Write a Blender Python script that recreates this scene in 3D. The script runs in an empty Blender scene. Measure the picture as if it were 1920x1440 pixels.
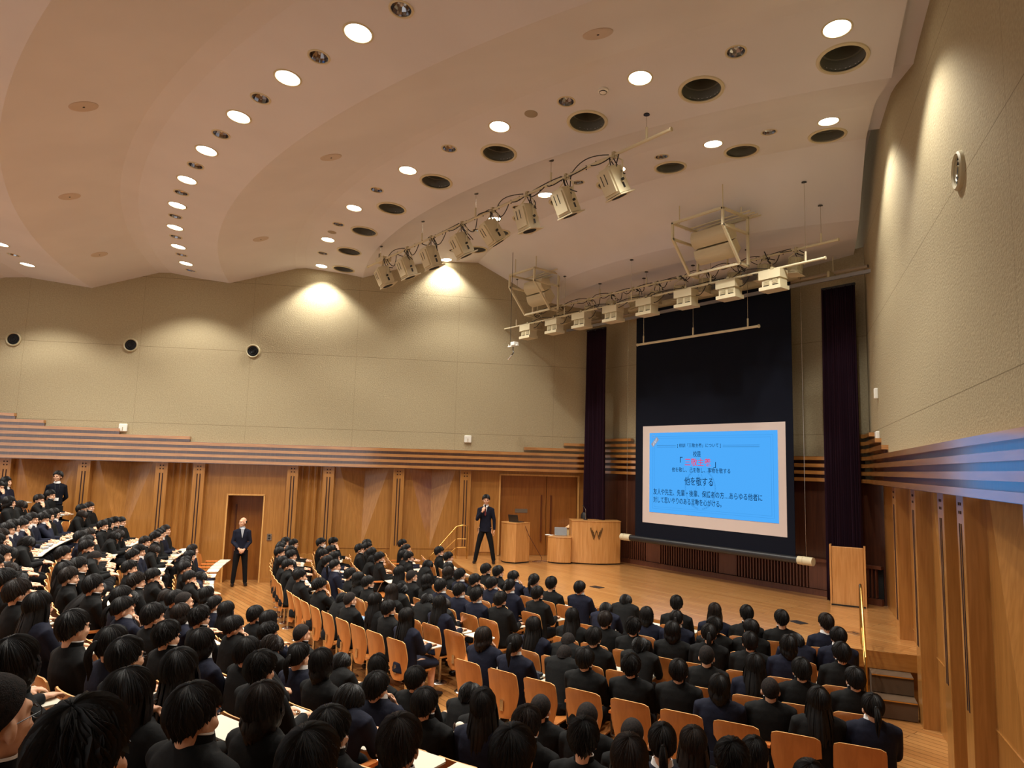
import bpy, bmesh, math, random
from math import sin, cos, pi, radians, degrees, atan2, hypot, sqrt
from mathutils import Vector, Matrix, noise
random.seed(11)
SC = bpy.context.scene
COL = SC.collection

# ---------------------------------------------------------------- camera
cam_d = bpy.data.cameras.new('camera')
cam_d.sensor_width = 36.0
cam_d.lens = 36.0 * 1300.0 / 1920.0
cam_d.clip_start = 0.05
cam_d.clip_end = 200
cam = bpy.data.objects.new('camera', cam_d)
COL.objects.link(cam)
_R = Vector((0.61797, 0.78571, 0.02773)); _U = Vector((0.07399, -0.09324, 0.99289)); _F = Vector((-0.78271, 0.61152, 0.11576))
cam.matrix_world = Matrix(((_R.x, _U.x, -_F.x, 10.4965), (_R.y, _U.y, -_F.y, -20.7908), (_R.z, _U.z, -_F.z, 3.27), (0, 0, 0, 1)))
SC.camera = cam

# ---------------------------------------------------------------- view + world
SC.view_settings.view_transform = 'Standard'
SC.view_settings.look = 'None'
SC.view_settings.gamma = 1.0
SC.view_settings.use_curve_mapping = False
SC.view_settings.exposure = 0.35
w = bpy.data.worlds.new('world'); SC.world = w; w.use_nodes = True
w.node_tree.nodes['Background'].inputs[0].default_value = (1.0, 0.98, 0.95, 1)
w.node_tree.nodes['Background'].inputs[1].default_value = .7  # added ambient fill, reaches the hall through its open rear
try:
    SC.cycles.max_bounces = 8; SC.cycles.diffuse_bounces = 5; SC.cycles.glossy_bounces = 3
    SC.cycles.sample_clamp_indirect = 6.0
except Exception: pass

# house-light strengths (watts)
W_LAMP = 370.0
W_WALL = 60.0

# ---------------------------------------------------------------- helpers
def lin(r, g, b):
    f = lambda c: (c / 255 / 12.92) if c / 255 <= .04045 else ((c / 255 + .055) / 1.055) ** 2.4
    return (f(r), f(g), f(b), 1)

class MB:
    """collects geometry, builds one mesh"""
    def __init__(s): s.v = []; s.f = []; s.M = None; s.mi = []; s.cur = 0
    def add(s, vs, fs):
        n = len(s.v)
        if s.M is not None: vs = [s.M @ Vector(p) for p in vs]
        s.v += [tuple(p) for p in vs]; s.f += [tuple(i + n for i in f) for f in fs]; s.mi += [s.cur] * len(fs)
        return s
    def box(s, c, d, rot=None):
        x, y, z = d[0] / 2, d[1] / 2, d[2] / 2
        vs = [Vector((a * x, b * y, e * z)) for a in (-1, 1) for b in (-1, 1) for e in (-1, 1)]
        if rot is not None: vs = [rot @ p for p in vs]
        vs = [p + Vector(c) for p in vs]
        return s.add(vs, [(0, 1, 3, 2), (4, 6, 7, 5), (0, 4, 5, 1), (2, 3, 7, 6), (0, 2, 6, 4), (1, 5, 7, 3)])
    def tube(s, pts, rad, n=8, caps=True, flat=1.0):
        pts = [Vector(p) for p in pts]
        if not hasattr(rad, '__len__'): rad = [rad] * len(pts)
        vs = []; up = None
        for i, p in enumerate(pts):
            d = (pts[min(i + 1, len(pts) - 1)] - pts[max(i - 1, 0)]); d.normalize()
            if up is None:
                up = Vector((0, 0, 1)) if abs(d.z) < .9 else Vector((0, 1, 0))
            a = d.cross(up)
            if a.length < 1e-5: a = d.orthogonal()
            a.normalize(); b = a.cross(d); b.normalize(); up = b
            r = rad[i]; rx, ry = (r, r * flat) if not hasattr(r, '__len__') else r
            for k in range(n):
                t = 2 * pi * k / n
                vs.append(p + a * rx * cos(t) + b * ry * sin(t))
        fs = []
        for i in range(len(pts) - 1):
            for k in range(n):
                k2 = (k + 1) % n
                fs.append((i * n + k, i * n + k2, (i + 1) * n + k2, (i + 1) * n + k))
        if caps: fs.append(tuple(range(n))[::-1]); fs.append(tuple((len(pts) - 1) * n + k for k in range(n)))
        return s.add(vs, fs)
    def cyl(s, c, r, h, n=24, axis=None, r2=None, caps=True):
        r2 = r if r2 is None else r2
        vs = []
        for z, rr in ((0, r), (h, r2)):
            for k in range(n):
                vs.append(Vector((rr * cos(2 * pi * k / n), rr * sin(2 * pi * k / n), z)))
        if axis is not None:
            q = Vector((0, 0, 1)).rotation_difference(Vector(axis).normalized()).to_matrix(); vs = [q @ p for p in vs]
        vs = [p + Vector(c) for p in vs]
        fs = [(k, (k + 1) % n, n + (k + 1) % n, n + k) for k in range(n)]
        if caps: fs += [tuple(range(n))[::-1], tuple(range(n, 2 * n))]
        return s.add(vs, fs)
    def lathe(s, prof, n=24, c=(0, 0, 0), axis=None, close=False):
        vs = []
        for (r, z) in prof:
            for k in range(n): vs.append(Vector((r * cos(2 * pi * k / n), r * sin(2 * pi * k / n), z)))
        if axis is not None:
            q = Vector((0, 0, 1)).rotation_difference(Vector(axis).normalized()).to_matrix(); vs = [q @ p for p in vs]
        vs = [p + Vector(c) for p in vs]
        fs = []; m = len(prof)
        for i in range(m if close else m - 1):
            j = (i + 1) % m
            for k in range(n):
                k2 = (k + 1) % n; fs.append((i * n + k, i * n + k2, j * n + k2, j * n + k))
        return s.add(vs, fs)
    def ell(s, c, r, rot=None, nu=14, nv=9):
        vs = [Vector((0, 0, r[2]))]
        for i in range(1, nv):
            t = pi * i / nv
            for k in range(nu):
                p = 2 * pi * k / nu; vs.append(Vector((r[0] * sin(t) * cos(p), r[1] * sin(t) * sin(p), r[2] * cos(t))))
        vs.append(Vector((0, 0, -r[2])))
        if rot is not None: vs = [rot @ p for p in vs]
        vs = [p + Vector(c) for p in vs]; L = len(vs) - 1
        fs = [(0, 1 + k, 1 + (k + 1) % nu) for k in range(nu)]
        for i in range(nv - 2):
            for k in range(nu):
                a = 1 + i * nu; k2 = (k + 1) % nu; fs.append((a + k, a + nu + k, a + nu + k2, a + k2))
        a = 1 + (nv - 2) * nu; fs += [(a + k, L, a + (k + 1) % nu) for k in range(nu)]
        return s.add(vs, fs)
    def loft(s, rings, n=20, e=2.0):
        """rings: (cx,cy,cz,rx,ry) stacked ellipses"""
        vs = []
        for (cx, cy, cz, rx, ry) in rings:
            for k in range(n):
                t = 2 * pi * k / n; ct, st = cos(t), sin(t)
                vs.append(Vector((cx + rx * math.copysign(abs(ct) ** (2 / e), ct), cy + ry * math.copysign(abs(st) ** (2 / e), st), cz)))
        fs = []
        for i in range(len(rings) - 1):
            for k in range(n):
                k2 = (k + 1) % n; fs.append((i * n + k, i * n + k2, (i + 1) * n + k2, (i + 1) * n + k))
        fs.append(tuple(range(n))[::-1]); fs.append(tuple((len(rings) - 1) * n + k for k in range(n)))
        return s.add(vs, fs)
    def prism(s, poly, z0, z1):
        n = len(poly)
        vs = [(x, y, z0) for x, y in poly] + [(x, y, z1) for x, y in poly]
        return s.add(vs, [tuple(range(n))[::-1], tuple(range(n, 2 * n))] + [(k, (k + 1) % n, n + (k + 1) % n, n + k) for k in range(n)])
    def mesh(s, name, mats=(), smooth=False, fix=True):
        me = bpy.data.meshes.new(name); me.from_pydata(s.v, [], s.f)
        for m in mats: me.materials.append(m)
        if len(mats) > 1: me.polygons.foreach_set('material_index', s.mi)
        if fix:
            bm = bmesh.new(); bm.from_mesh(me); bmesh.ops.recalc_face_normals(bm, faces=bm.faces); bm.to_mesh(me); bm.free()
        if smooth:
            me.polygons.foreach_set('use_smooth', [True] * len(me.polygons))
            try: me.set_sharp_from_angle(angle=radians(38))
            except Exception: pass
        me.update(); return me
    def obj(s, name, mat, parent=None, smooth=False, **kw):
        mats = mat if isinstance(mat, (list, tuple)) else [mat]
        return ob(name, s.mesh(name, mats, smooth), parent, **kw)

def ob(name, me, parent=None, M=None, loc=None, label=None, cat=None, group=None, kind=None, mat=None):
    o = bpy.data.objects.new(name, me); COL.objects.link(o)
    if parent is not None: o.parent = parent
    if M is not None: o.matrix_local = M
    if loc is not None: o.location = loc
    if mat is not None:
        o.material_slots[0].link = 'OBJECT'; o.material_slots[0].material = mat
    for k, v in (('label', label), ('category', cat), ('group', group), ('kind', kind)):
        if v: o[k] = v
    return o
def thing(name, label, cat, M=None, loc=None, group=None):
    return ob(name, None, None, M, loc, label, cat, group)
def struct(name, mb, mat, smooth=False, parent=None, label=None):
    return mb.obj(name, mat, parent, smooth, kind='structure' if parent is None else None, label=label)
def bevel(o, w=.004, seg=2, ang=40):
    m = o.modifiers.new('b', 'BEVEL'); m.width = w; m.segments = seg; m.limit_method = 'ANGLE'; m.angle_limit = radians(ang); return o
def rz(a): return Matrix.Rotation(a, 4, 'Z')
def T(x, y, z): return Matrix.Translation((x, y, z))

# ---------------------------------------------------------------- materials
def mat(name, col, rough=.6, metal=0, spec=.5, emit=None, es=1.0, coat=0):
    m = bpy.data.materials.new(name); m.use_nodes = True; b = m.node_tree.nodes['Principled BSDF']
    b.inputs['Base Color'].default_value = col; b.inputs['Roughness'].default_value = rough
    b.inputs['Metallic'].default_value = metal; b.inputs['Specular IOR Level'].default_value = spec
    if coat: b.inputs['Coat Weight'].default_value = coat; b.inputs['Coat Roughness'].default_value = .12
    if emit: b.inputs['Emission Color'].default_value = emit; b.inputs['Emission Strength'].default_value = es
    return m
def nodes(m): return m.node_tree.nodes, m.node_tree.links, m.node_tree.nodes['Principled BSDF']
def add_noise(m, c1, c2, scale=(4, 4, 4), detail=4, bump=0, bscale=None, coords='Object', dist=0.0, lo=.35, hi=.65):
    N, L, b = nodes(m)
    tc = N.new('ShaderNodeTexCoord'); mp = N.new('ShaderNodeMapping'); mp.inputs['Scale'].default_value = scale
    L.new(tc.outputs[coords], mp.inputs[0])
    nz = N.new('ShaderNodeTexNoise'); nz.inputs['Detail'].default_value = detail; nz.inputs['Scale'].default_value = 1; nz.inputs['Distortion'].default_value = dist
    L.new(mp.outputs[0], nz.inputs['Vector'])
    cr = N.new('ShaderNodeValToRGB'); cr.color_ramp.elements[0].position = lo; cr.color_ramp.elements[1].position = hi
    cr.color_ramp.elements[0].color = c1; cr.color_ramp.elements[1].color = c2
    L.new(nz.outputs[0], cr.inputs[0]); L.new(cr.outputs[0], b.inputs['Base Color'])
    if bump:
        bp = N.new('ShaderNodeBump'); bp.inputs['Strength'].default_value = bump; bp.inputs['Distance'].default_value = .01
        n2 = N.new('ShaderNodeTexNoise'); n2.inputs['Scale'].default_value = bscale or 60; n2.inputs['Detail'].default_value = 3
        L.new(tc.outputs[coords], n2.inputs['Vector']); L.new(n2.outputs[0], bp.inputs['Height']); L.new(bp.outputs[0], b.inputs['Normal'])
    return m
def wood(name, a, b_, rough=.35, coat=0, grain=(26, 26, 1.6)):
    return add_noise(mat(name, a, rough, coat=coat, spec=.5), a, b_, grain, 5, dist=.6)
M_CEIL = mat('ceiling_paint', lin(216, 214, 216), .75)
add_noise(M_CEIL, lin(213, 210, 211), lin(219, 216, 217), (.8, .8, .8), 2)
M_CEIL2 = mat('slot_paint', lin(206, 186, 164), .8)
M_PLAS = mat('plaster_wall', lin(170, 155, 122), .95, spec=.15)
add_noise(M_PLAS, lin(162, 149, 119), lin(174, 161, 130), (30, 30, 30), 6, bump=.8, bscale=38)
def seams(m, axis_step=2.8, zs=(4.1, 6.12, 8.0)):
    """thin dark joint lines of the plaster boards, in the wall's own coordinates"""
    N, L, b = nodes(m)
    tc = N.new('ShaderNodeTexCoord'); sx = N.new('ShaderNodeSeparateXYZ'); L.new(tc.outputs['Object'], sx.inputs[0])
    def band(sock, wdt):
        c = N.new('ShaderNodeMath'); c.operation = 'LESS_THAN'; L.new(sock, c.inputs[0]); c.inputs[1].default_value = wdt; return c.outputs[0]
    outs = []
    for z in zs:
        d = N.new('ShaderNodeMath'); d.operation = 'SUBTRACT'; L.new(sx.outputs[2], d.inputs[0]); d.inputs[1].default_value = z
        a = N.new('ShaderNodeMath'); a.operation = 'ABSOLUTE'; L.new(d.outputs[0], a.inputs[0]); outs.append(band(a.outputs[0], .005))
    md = N.new('ShaderNodeMath'); md.operation = 'PINGPONG'; L.new(sx.outputs[0], md.inputs[0]); md.inputs[1].default_value = axis_step / 2
    outs.append(band(md.outputs[0], .0025))
    s = outs[0]
    for o in outs[1:]:
        q = N.new('ShaderNodeMath'); q.operation = 'MAXIMUM'; L.new(s, q.inputs[0]); L.new(o, q.inputs[1]); s = q.outputs[0]
    mx = N.new('ShaderNodeMix'); mx.data_type = 'RGBA'; src = b.inputs['Base Color'].links[0].from_socket
    L.new(s, mx.inputs[0]); L.new(src, mx.inputs[6]); mx.inputs[7].default_value = lin(128, 115, 88); L.new(mx.outputs[2], b.inputs['Base Color'])
seams(M_PLAS)
M_WOOD = wood('oak_panel', lin(158, 106, 50), lin(176, 122, 62), .28, coat=.35)
M_WOODB = wood('oak_slat', lin(168, 110, 54), lin(190, 132, 70), .25, coat=1, grain=(2, 2, 30))
M_WOODB.node_tree.nodes['Principled BSDF'].inputs['Coat IOR'].default_value = 2.05
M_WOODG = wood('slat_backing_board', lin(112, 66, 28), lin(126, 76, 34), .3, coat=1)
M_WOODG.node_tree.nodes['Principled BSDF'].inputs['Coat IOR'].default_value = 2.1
M_WOODD = wood('dark_walnut_panel', lin(66, 36, 24), lin(80, 46, 30), .35, coat=.3)
M_DOOR = wood('door_oak', lin(136, 82, 32), lin(152, 94, 40), .35, coat=.2)
M_FRAME = wood('pale_door_frame', lin(206, 152, 84), lin(222, 170, 100), .4)
M_PLY = wood('orange_plywood', lin(174, 104, 48), lin(192, 120, 60), .3, coat=.4, grain=(14, 14, 1.2))
M_PLYE = mat('plywood_edge', lin(222, 168, 104), .5)
M_ARM = wood('armrest_beech', lin(212, 120, 56), lin(226, 140, 74), .35, coat=.3, grain=(3, 20, 20))
M_LECT = wood('lectern_maple', lin(186, 128, 66), lin(204, 148, 86), .35, coat=.2)
M_SLOT = mat('dark_slot', lin(44, 14, 8), .8)
M_CREAM = mat('cream_painted_steel', lin(206, 194, 160), .5)
M_CREAMD = mat('cream_vent', lin(178, 166, 132), .5)
M_STEEL = mat('polished_steel', lin(200, 196, 188), .22, metal=1)
M_BRASS = mat('brushed_brass', lin(214, 170, 96), .28, metal=1)
M_BLACK = mat('black_rubber', lin(20, 19, 18), .5)
M_BLACKM = mat('black_metal', lin(30, 30, 32), .4)
M_LAMP = mat('lamp_glass', (1, 1, 1, 1), .4, emit=(1.0, .93, .78, 1), es=14)
M_REFL = mat('chrome_reflector', lin(180, 180, 185), .12, metal=1)
M_HOLEG = mat('grey_sleeve', lin(116, 116, 106), .7)
M_DARK = mat('dark_void', lin(14, 14, 13), .9)
M_WHITE = mat('white_plastic', lin(232, 230, 220), .4)
M_PAPER = mat('white_paper', lin(236, 234, 226), .8)
M_TABLET = mat('pale_desk_laminate', lin(214, 206, 186), .4)
M_CURT = mat('aubergine_velvet', lin(40, 22, 34), .95, spec=.1)
M_SCRB = mat('black_screen_cloth', lin(14, 18, 30), .9, spec=.15)
M_SCRW = mat('matte_projection_cloth', lin(206, 192, 186), .9)
M_FLOOR = mat('floor_oak', lin(190, 130, 66), .3, coat=.25)
def planks(m, c1, c2, c3, sc, rot=0):
    N, L, b = nodes(m)
    tc = N.new('ShaderNodeTexCoord'); mp = N.new('ShaderNodeMapping'); mp.inputs['Rotation'].default_value = (0, 0, rot)
    L.new(tc.outputs['Object'], mp.inputs[0])
    br = N.new('ShaderNodeTexBrick'); br.inputs['Scale'].default_value = sc; br.inputs['Color1'].default_value = c1; br.inputs['Color2'].default_value = c2
    br.inputs['Mortar'].default_value = c3; br.inputs['Mortar Size'].default_value = .006; br.inputs['Brick Width'].default_value = 1.6; br.inputs['Row Height'].default_value = .12
    br.offset = .37; L.new(mp.outputs[0], br.inputs['Vector'])
    nz = N.new('ShaderNodeTexNoise'); mp2 = N.new('ShaderNodeMapping'); mp2.inputs['Scale'].default_value = (1.2, 22, 22); L.new(mp.outputs[0], mp2.inputs[0]); L.new(mp2.outputs[0], nz.inputs['Vector']); nz.inputs['Detail'].default_value = 5
    mx = N.new('ShaderNodeMix'); mx.data_type = 'RGBA'; mx.blend_type = 'MULTIPLY'; mx.inputs[0].default_value = .5
    cr = N.new('ShaderNodeValToRGB'); cr.color_ramp.elements[0].color = (.6, .6, .6, 1); cr.color_ramp.elements[1].color = (1.15, 1.15, 1.15, 1); L.new(nz.outputs[0], cr.inputs[0])
    L.new(br.outputs[0], mx.inputs[6]); L.new(cr.outputs[0], mx.inputs[7]); L.new(mx.outputs[2], b.inputs['Base Color'])
planks(M_FLOOR, lin(184, 132, 76), lin(166, 112, 60), lin(116, 76, 38), 1.0)
M_STAGE = mat('stage_oak', lin(198, 140, 76), .3, coat=.9)
M_STAGE.node_tree.nodes['Principled BSDF'].inputs['Coat IOR'].default_value = 1.75; M_STAGE.node_tree.nodes['Principled BSDF'].inputs['Coat Roughness'].default_value = .2
planks(M_STAGE, lin(206, 150, 88), lin(188, 130, 72), lin(130, 90, 48), 1.0)
M_FASC = wood('stage_fascia', lin(160, 100, 42), lin(178, 118, 54), .35, coat=.3, grain=(2, 2, 20))
M_STEP = mat('brown_step_carpet', lin(88, 66, 44), .9)
# ================================================================ the hall: a 60 degree fan about the apex (0,0)
UL = Vector((0.48772, 0.87301, 0)); PL = Vector((-11.2135, -20.0725, 0))      # left wall direction (towards stage) and a point on the slat front
UR = Vector((-0.50838, 0.86113, 0)); PRt = Vector((3.8951, -6.5979, 0))       # right wall
NL = Vector((-0.87301, 0.48772, 0)); NR = Vector((0.86113, 0.50838, 0))        # outward normals
def wallpt(side, r, off=0.0, z=0.0):
    """point at apex distance r along a side wall, off metres outward from the slat front"""
    P, U, N_ = (PL, UL, NL) if side == 'L' else (PRt, UR, NR)
    a = P.dot(U); b = P.length_squared - r * r + 0.0
    # |P + U t| = r, t negative of rear side
    disc = a * a - (P.length_squared - r * r)
    t = -a - sqrt(max(disc, 0))
    p = P + U * t + N_ * off
    return Vector((p.x, p.y, z))
def wall_frame(side, off):
    """local frame on a wall: x along towards the stage, y outward, z up, origin at r=20"""
    U, N_ = (UL, NL) if side == 'L' else (UR, NR)
    o = wallpt(side, 20.0, off)
    return Matrix(((U.x, N_.x, 0, o.x), (U.y, N_.y, 0, o.y), (0, 0, 1, 0), (0, 0, 0, 1)))
def sx(side, r):
    """local x of apex distance r"""
    U = UL if side == 'L' else UR
    return (wallpt(side, r) - wallpt(side, 20.0)).dot(U)
BACKY = -6.40
RMAX = 30.0
# ---- floor: front flat part and the raised tiers behind
def arc(r, a0, a1, n): return [(r * sin(radians(a0 + (a1 - a0) * i / n)), -r * cos(radians(a0 + (a1 - a0) * i / n))) for i in range(n + 1)]
TIER = .27
def ring(mb, r0, r1, z0, z1, a0=-33, a1=34, n=48):
    A = arc(r0, a0, a1, n); B = arc(r1, a0, a1, n)
    for i in range(n):
        a, b, c, d = A[i], A[i + 1], B[i + 1], B[i]
        mb.add([(a[0], a[1], z1), (b[0], b[1], z1), (c[0], c[1], z1), (d[0], d[1], z1)], [(0, 1, 2, 3)])
        mb.add([(a[0], a[1], z0), (b[0], b[1], z0), (b[0], b[1], z1), (a[0], a[1], z1)], [(0, 1, 2, 3)])
fl = MB(); ring(fl, 10.0, 18.12, -.2, 0.0)
for k in range(1, 9): ring(fl, 18.12 + .93 * (k - 1), 18.12 + .93 * k if k < 8 else RMAX, TIER * (k - 1), TIER * k)
struct('floor', fl, M_FLOOR)
# ---- stage
RS = 11.6
st = MB(); top = arc(RS, -31, 32.5, 50) + [(5.2, -5.2), (-5.2, -5.2)]
st.prism(top, .66, .74)
struct('floor_stage', st, M_STAGE)['label'] = 'raised stage floor of honey oak boards'
fa = MB()
A = arc(RS + .008, -31, 32.5, 50); B = arc(RS - .10, -31, 32.5, 50)
for i in range(50):
    for (Q, z0, z1) in ((A, .5, .738), (B, 0, .5)):
        a, b = Q[i], Q[i + 1]; fa.add([(a[0], a[1], z0), (b[0], b[1], z0), (b[0], b[1], z1), (a[0], a[1], z1)], [(0, 1, 2, 3)])
    a, b, c, d = A[i], A[i + 1], B[i + 1], B[i]; fa.add([(a[0], a[1], .5), (b[0], b[1], .5), (c[0], c[1], .5), (d[0], d[1], .5)], [(0, 1, 2, 3)])
struct('trim_1', fa, M_FASC)['label'] = 'curved wooden fascia of the stage front'
# ---- upper plaster walls
for side, off in (('L', .13), ('R', .10)):
    F = wall_frame(side, off); mb = MB(); x0, x1 = sx(side, RMAX), sx(side, 5.5)
    mb.box(((x0 + x1) / 2, .1, 7.0), (x1 - x0, .2, 7.0))
    o = struct('wall_left' if side == 'L' else 'wall_right', mb, M_PLAS); o.matrix_world = F
mb = MB(); mb.box((0, .1, 5.5), (11, .2, 5.0)); o = struct('wall_back', mb, M_PLAS); o.location = (0.14, BACKY - .0, 0)
# rear of the hall behind the camera is left open so the added world fill light enters; side returns only
# ---- stacked slats
tn = [2]
TC = {}
def trim(label, mb, mat, F=None, smooth=False):
    c = TC[label] = TC.get(label, -1) + 1; label = '%s, %s one' % (label, ['first', 'second', 'third', 'fourth', 'fifth', 'sixth', 'seventh', 'eighth', 'ninth', 'tenth', 'eleventh', 'twelfth', 'thirteenth', 'fourteenth', 'fifteenth'][c])
    o = struct('trim_%d' % tn[0], mb, mat, smooth); tn[0] += 1; o['label'] = label
    if F is not None: o.matrix_world = F
    return o
def slat_bank(side, ranges):
    F = wall_frame(side, 0.0)
    back = MB(); xa, xb = sx(side, RMAX), sx(side, 6.6)
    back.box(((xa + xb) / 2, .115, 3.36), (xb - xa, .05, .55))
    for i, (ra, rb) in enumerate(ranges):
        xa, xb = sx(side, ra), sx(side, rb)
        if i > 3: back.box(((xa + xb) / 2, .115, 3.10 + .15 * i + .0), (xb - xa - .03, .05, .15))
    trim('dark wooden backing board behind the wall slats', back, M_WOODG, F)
    for i, (ra, rb) in enumerate(ranges):
        mb = MB(); xa, xb = sx(side, ra), sx(side, rb); z = 3.10 + .15 * i
        mb.box(((xa + xb) / 2, .06, z + .0375), (xb - xa, .13, .075))
        trim('horizontal oak slat band %s wall' % ('left' if side == 'L' else 'right'), mb, M_WOODB, F)
slat_bank('L', [(RMAX, 7.0)] * 4 + [(RMAX, 18.54), (RMAX, 20.28), (RMAX, 22.08), (RMAX, 22.78)])
slat_bank('R', [(RMAX, 7.0)] * 4 + [(10.16, 7.2), (9.3, 7.2), (8.4, 7.2)])
F = wall_frame('L', 0.0)
for i, r in ((4, 9.64), (5, 8.49), (6, 7.6)):
    mb = MB(); xa, xb = sx('L', r), sx('L', 7.0); mb.box(((xa + xb) / 2, .06, 3.1375 + .15 * i), (xb - xa, .13, .075)); trim('short stepped oak slat near the stage on left wall', mb, M_WOODB, F)
# back wall slats + dark panel + grille
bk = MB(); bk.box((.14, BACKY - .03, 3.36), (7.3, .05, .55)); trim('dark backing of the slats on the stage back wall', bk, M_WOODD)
for i in range(4):
    mb = MB(); mb.box((.14, BACKY - .10, 3.1375 + .15 * i), (7.6, .12, .075)); trim('horizontal oak slat on the stage back wall', mb, M_WOODB)
for i, (xl, xr) in enumerate(((-1.85, 3.05), (-2.1, 3.4), (-2.4, 3.6))):
    for xa, xb in ((-3.65, xl), (xr, 3.9)):
        mb = MB(); mb.box(((xa + xb) / 2, BACKY - .10, 3.7375 + .15 * i), (xb - xa, .12, .075)); trim('short stepped oak slat in a back wall corner', mb, M_WOODB)
lw = MB(); lw.box((.14, BACKY + .09, 1.93), (8.6, .2, 2.36)); o = struct('wall_back_lower', lw, M_WOODD)
gr = MB(); gb = MB()
gb.box((.14, BACKY - .025, 1.13), (7.9, .02, .62))
x = -3.75
while x < 4.0:
    solid = int((x + 10) / .45) % 5 == 3
    gr.box((x, BACKY - (.055 if solid else .07), 1.15), (.076 if solid else .03, .05 if solid else .07, .56))
    x += .075
gr.box((.14, BACKY - .08, .80), (7.9, .1, .12)); gr.box((.14, BACKY - .08, 1.46), (7.9, .1, .06))
g = thing('air_grille', 'long dark wooden vertical bar grille at foot of the stage back wall', 'grille')
gb.obj('backing', M_DARK, g); gr.obj('bars', wood('grille_walnut', lin(92, 50, 32), lin(104, 60, 40), .4), g)
# ---- lower panelled walls
def quad(mb, a, b, c, d): mb.add([a, b, c, d], [(0, 1, 2, 3)])
ZT = 3.10
def lower_bay(side, kind, ra, rb, idx):
    """panelling between apex distances ra (rear) and rb (stage side); local y outward"""
    F = wall_frame(side, 0.0); xa, xb = sx(side, ra), sx(side, rb); xm = (xa + xb) / 2; y = .30; mb = MB(); zb = -.1
    if kind == 'V':
        zB = .92; g_ = .12; yr = .64
        TLp, TRp, Bp, Rp = (xa + g_, y, ZT), (xb - g_, y, ZT), (xm, y, zB), (xm, yr, ZT)
        mb.add([(xa, y, zb), (xm, y, zb), Bp, TLp, (xa, y, ZT)], [(0, 1, 2, 3, 4)])
        mb.add([(xb, y, zb), (xb, y, ZT), TRp, Bp, (xm, y, zb)], [(0, 1, 2, 3, 4)])
        mb.add([TLp, Bp, Rp], [(0, 1, 2)]); mb.add([Rp, Bp, TRp], [(0, 1, 2)])
        mb.add([TLp, Rp, TRp], [(0, 1, 2)])
        mb.box((xm, y - .005, zB), (xb - xa, .012, .012))
        return trim('oak wall bay folded into a pointed recess', mb, M_WOOD, F)
    if kind == 'W':
        n = 60
        for i in range(n):
            t0, t1 = i / n, (i + 1) / n
            f = lambda t: y - .02 + .075 * abs(sin(pi * 4 * t)) ** .8 * 1.0
            quad(mb, (xa + (xb - xa) * t0, f(t0), .75), (xa + (xb - xa) * t1, f(t1), .75), (xa + (xb - xa) * t1, f(t1), ZT), (xa + (xb - xa) * t0, f(t0), ZT))
        mb.box((xm, y + .05, .3), (xb - xa, .12, .9))
        return trim('oak wall bay of rounded vertical flutes', mb, M_WOOD, F, smooth=True)
    if kind == 'P':
        mb.box((xm, y + .05, (ZT + zb) / 2), (xb - xa, .1, ZT - zb))
        mb.box((xm, y - .01, .06), (xb - xa, .02, .12))
        return trim('plain oak wall panel', mb, M_WOOD, F)
def pilaster(side, ra, rb, full=True):
    F = wall_frame(side, 0.0); xa, xb = sx(side, ra), sx(side, rb); xm = (xa + xb) / 2; wd = xb - xa
    mb = MB(); mb.box((xm, .24, 1.5), (wd, .26, 3.2))
    o = trim('oak pilaster with two dark slots and four square holes', mb, M_WOOD, F); bevel(o, .006)
    s = MB()
    for dx in (-.036, .036):
        s.box((xm + dx, .108, 1.91), (.026, .006, 1.80))
        for dz in (0, .085): s.box((xm + dx, .108, 2.92 + dz), (.03, .006, .03))
    c = s.obj('slots', M_SLOT, o); c['label'] = 'dark slots and holes'
PILL = [(23.04, 22.78), (21.22, 20.92), (19.35, 19.05), (18.42, 18.13), (16.04, 15.75), (15.11, 14.81), (13.24, 12.94), (11.40, 11.10)]
PILR = [(17.32, 17.02), (15.17, 14.87), (14.24, 13.92), (12.42, 12.11), (10.62, 10.30)]
for a in PILL: pilaster('L', *a)
for a in PILR: pilaster('R', *a)
k = 0
for side, bays in (('L', [('V', 24.85, 23.04), ('V', 22.78, 21.22), ('V', 20.92, 19.35), ('W', 19.05, 18.42), ('P', 18.13, 17.56), ('P', 16.61, 16.04), ('W', 15.75, 15.11), ('V', 14.81, 13.24), ('V', 12.94, 11.40), ('P', 11.10, 10.28), ('P', 7.96, 6.4)]),
                   ('R', [('V', 19.2, 17.32), ('V', 17.02, 15.17), ('W', 14.87, 14.24), ('V', 13.92, 12.42), ('V', 12.11, 10.62), ('P', 10.30, 6.2), ('P', RMAX, 19.2)])):
    for kd, a, b in bays: lower_bay(side, kd, a, b, k); k += 1
lower_bay('L', 'P', RMAX, 24.85, 0)
# door bay on the left wall at floor level
F = wall_frame('L', 0.0)
xa, xb = sx('L', 17.56), sx('L', 16.61)
mb = MB(); mb.box(((xa + xb) / 2, .35, 2.70), (xb - xa, .1, .84)); trim('oak lintel panel over the side door', mb, M_WOOD, F)
mb = MB(); mb.box((xa + .01, .52, 1.14), (.03, .44, 2.28)); mb.box((xb - .01, .52, 1.14), (.03, .44, 2.28)); mb.box(((xa + xb) / 2, .52, 2.27), (xb - xa, .44, .03)); trim('reveal of the side doorway', mb, M_DOOR, F)
mb = MB()
mb.box((xa + .005, .29, 1.14), (.035, .03, 2.30)); mb.box((xb - .005, .29, 1.14), (.035, .03, 2.30)); mb.box(((xa + xb) / 2, .29, 2.28), (xb - xa + .03, .03, .035)); trim('pale frame around the side doorway', mb, M_FRAME, F)
mb = MB(); mb.box(((xa + xb) / 2, .74, 1.13), (xb - xa, .05, 2.26)); d = struct('door_1', mb, M_DOOR); d.matrix_world = F; d['label'] = 'brown side door recessed in left wall'
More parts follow.
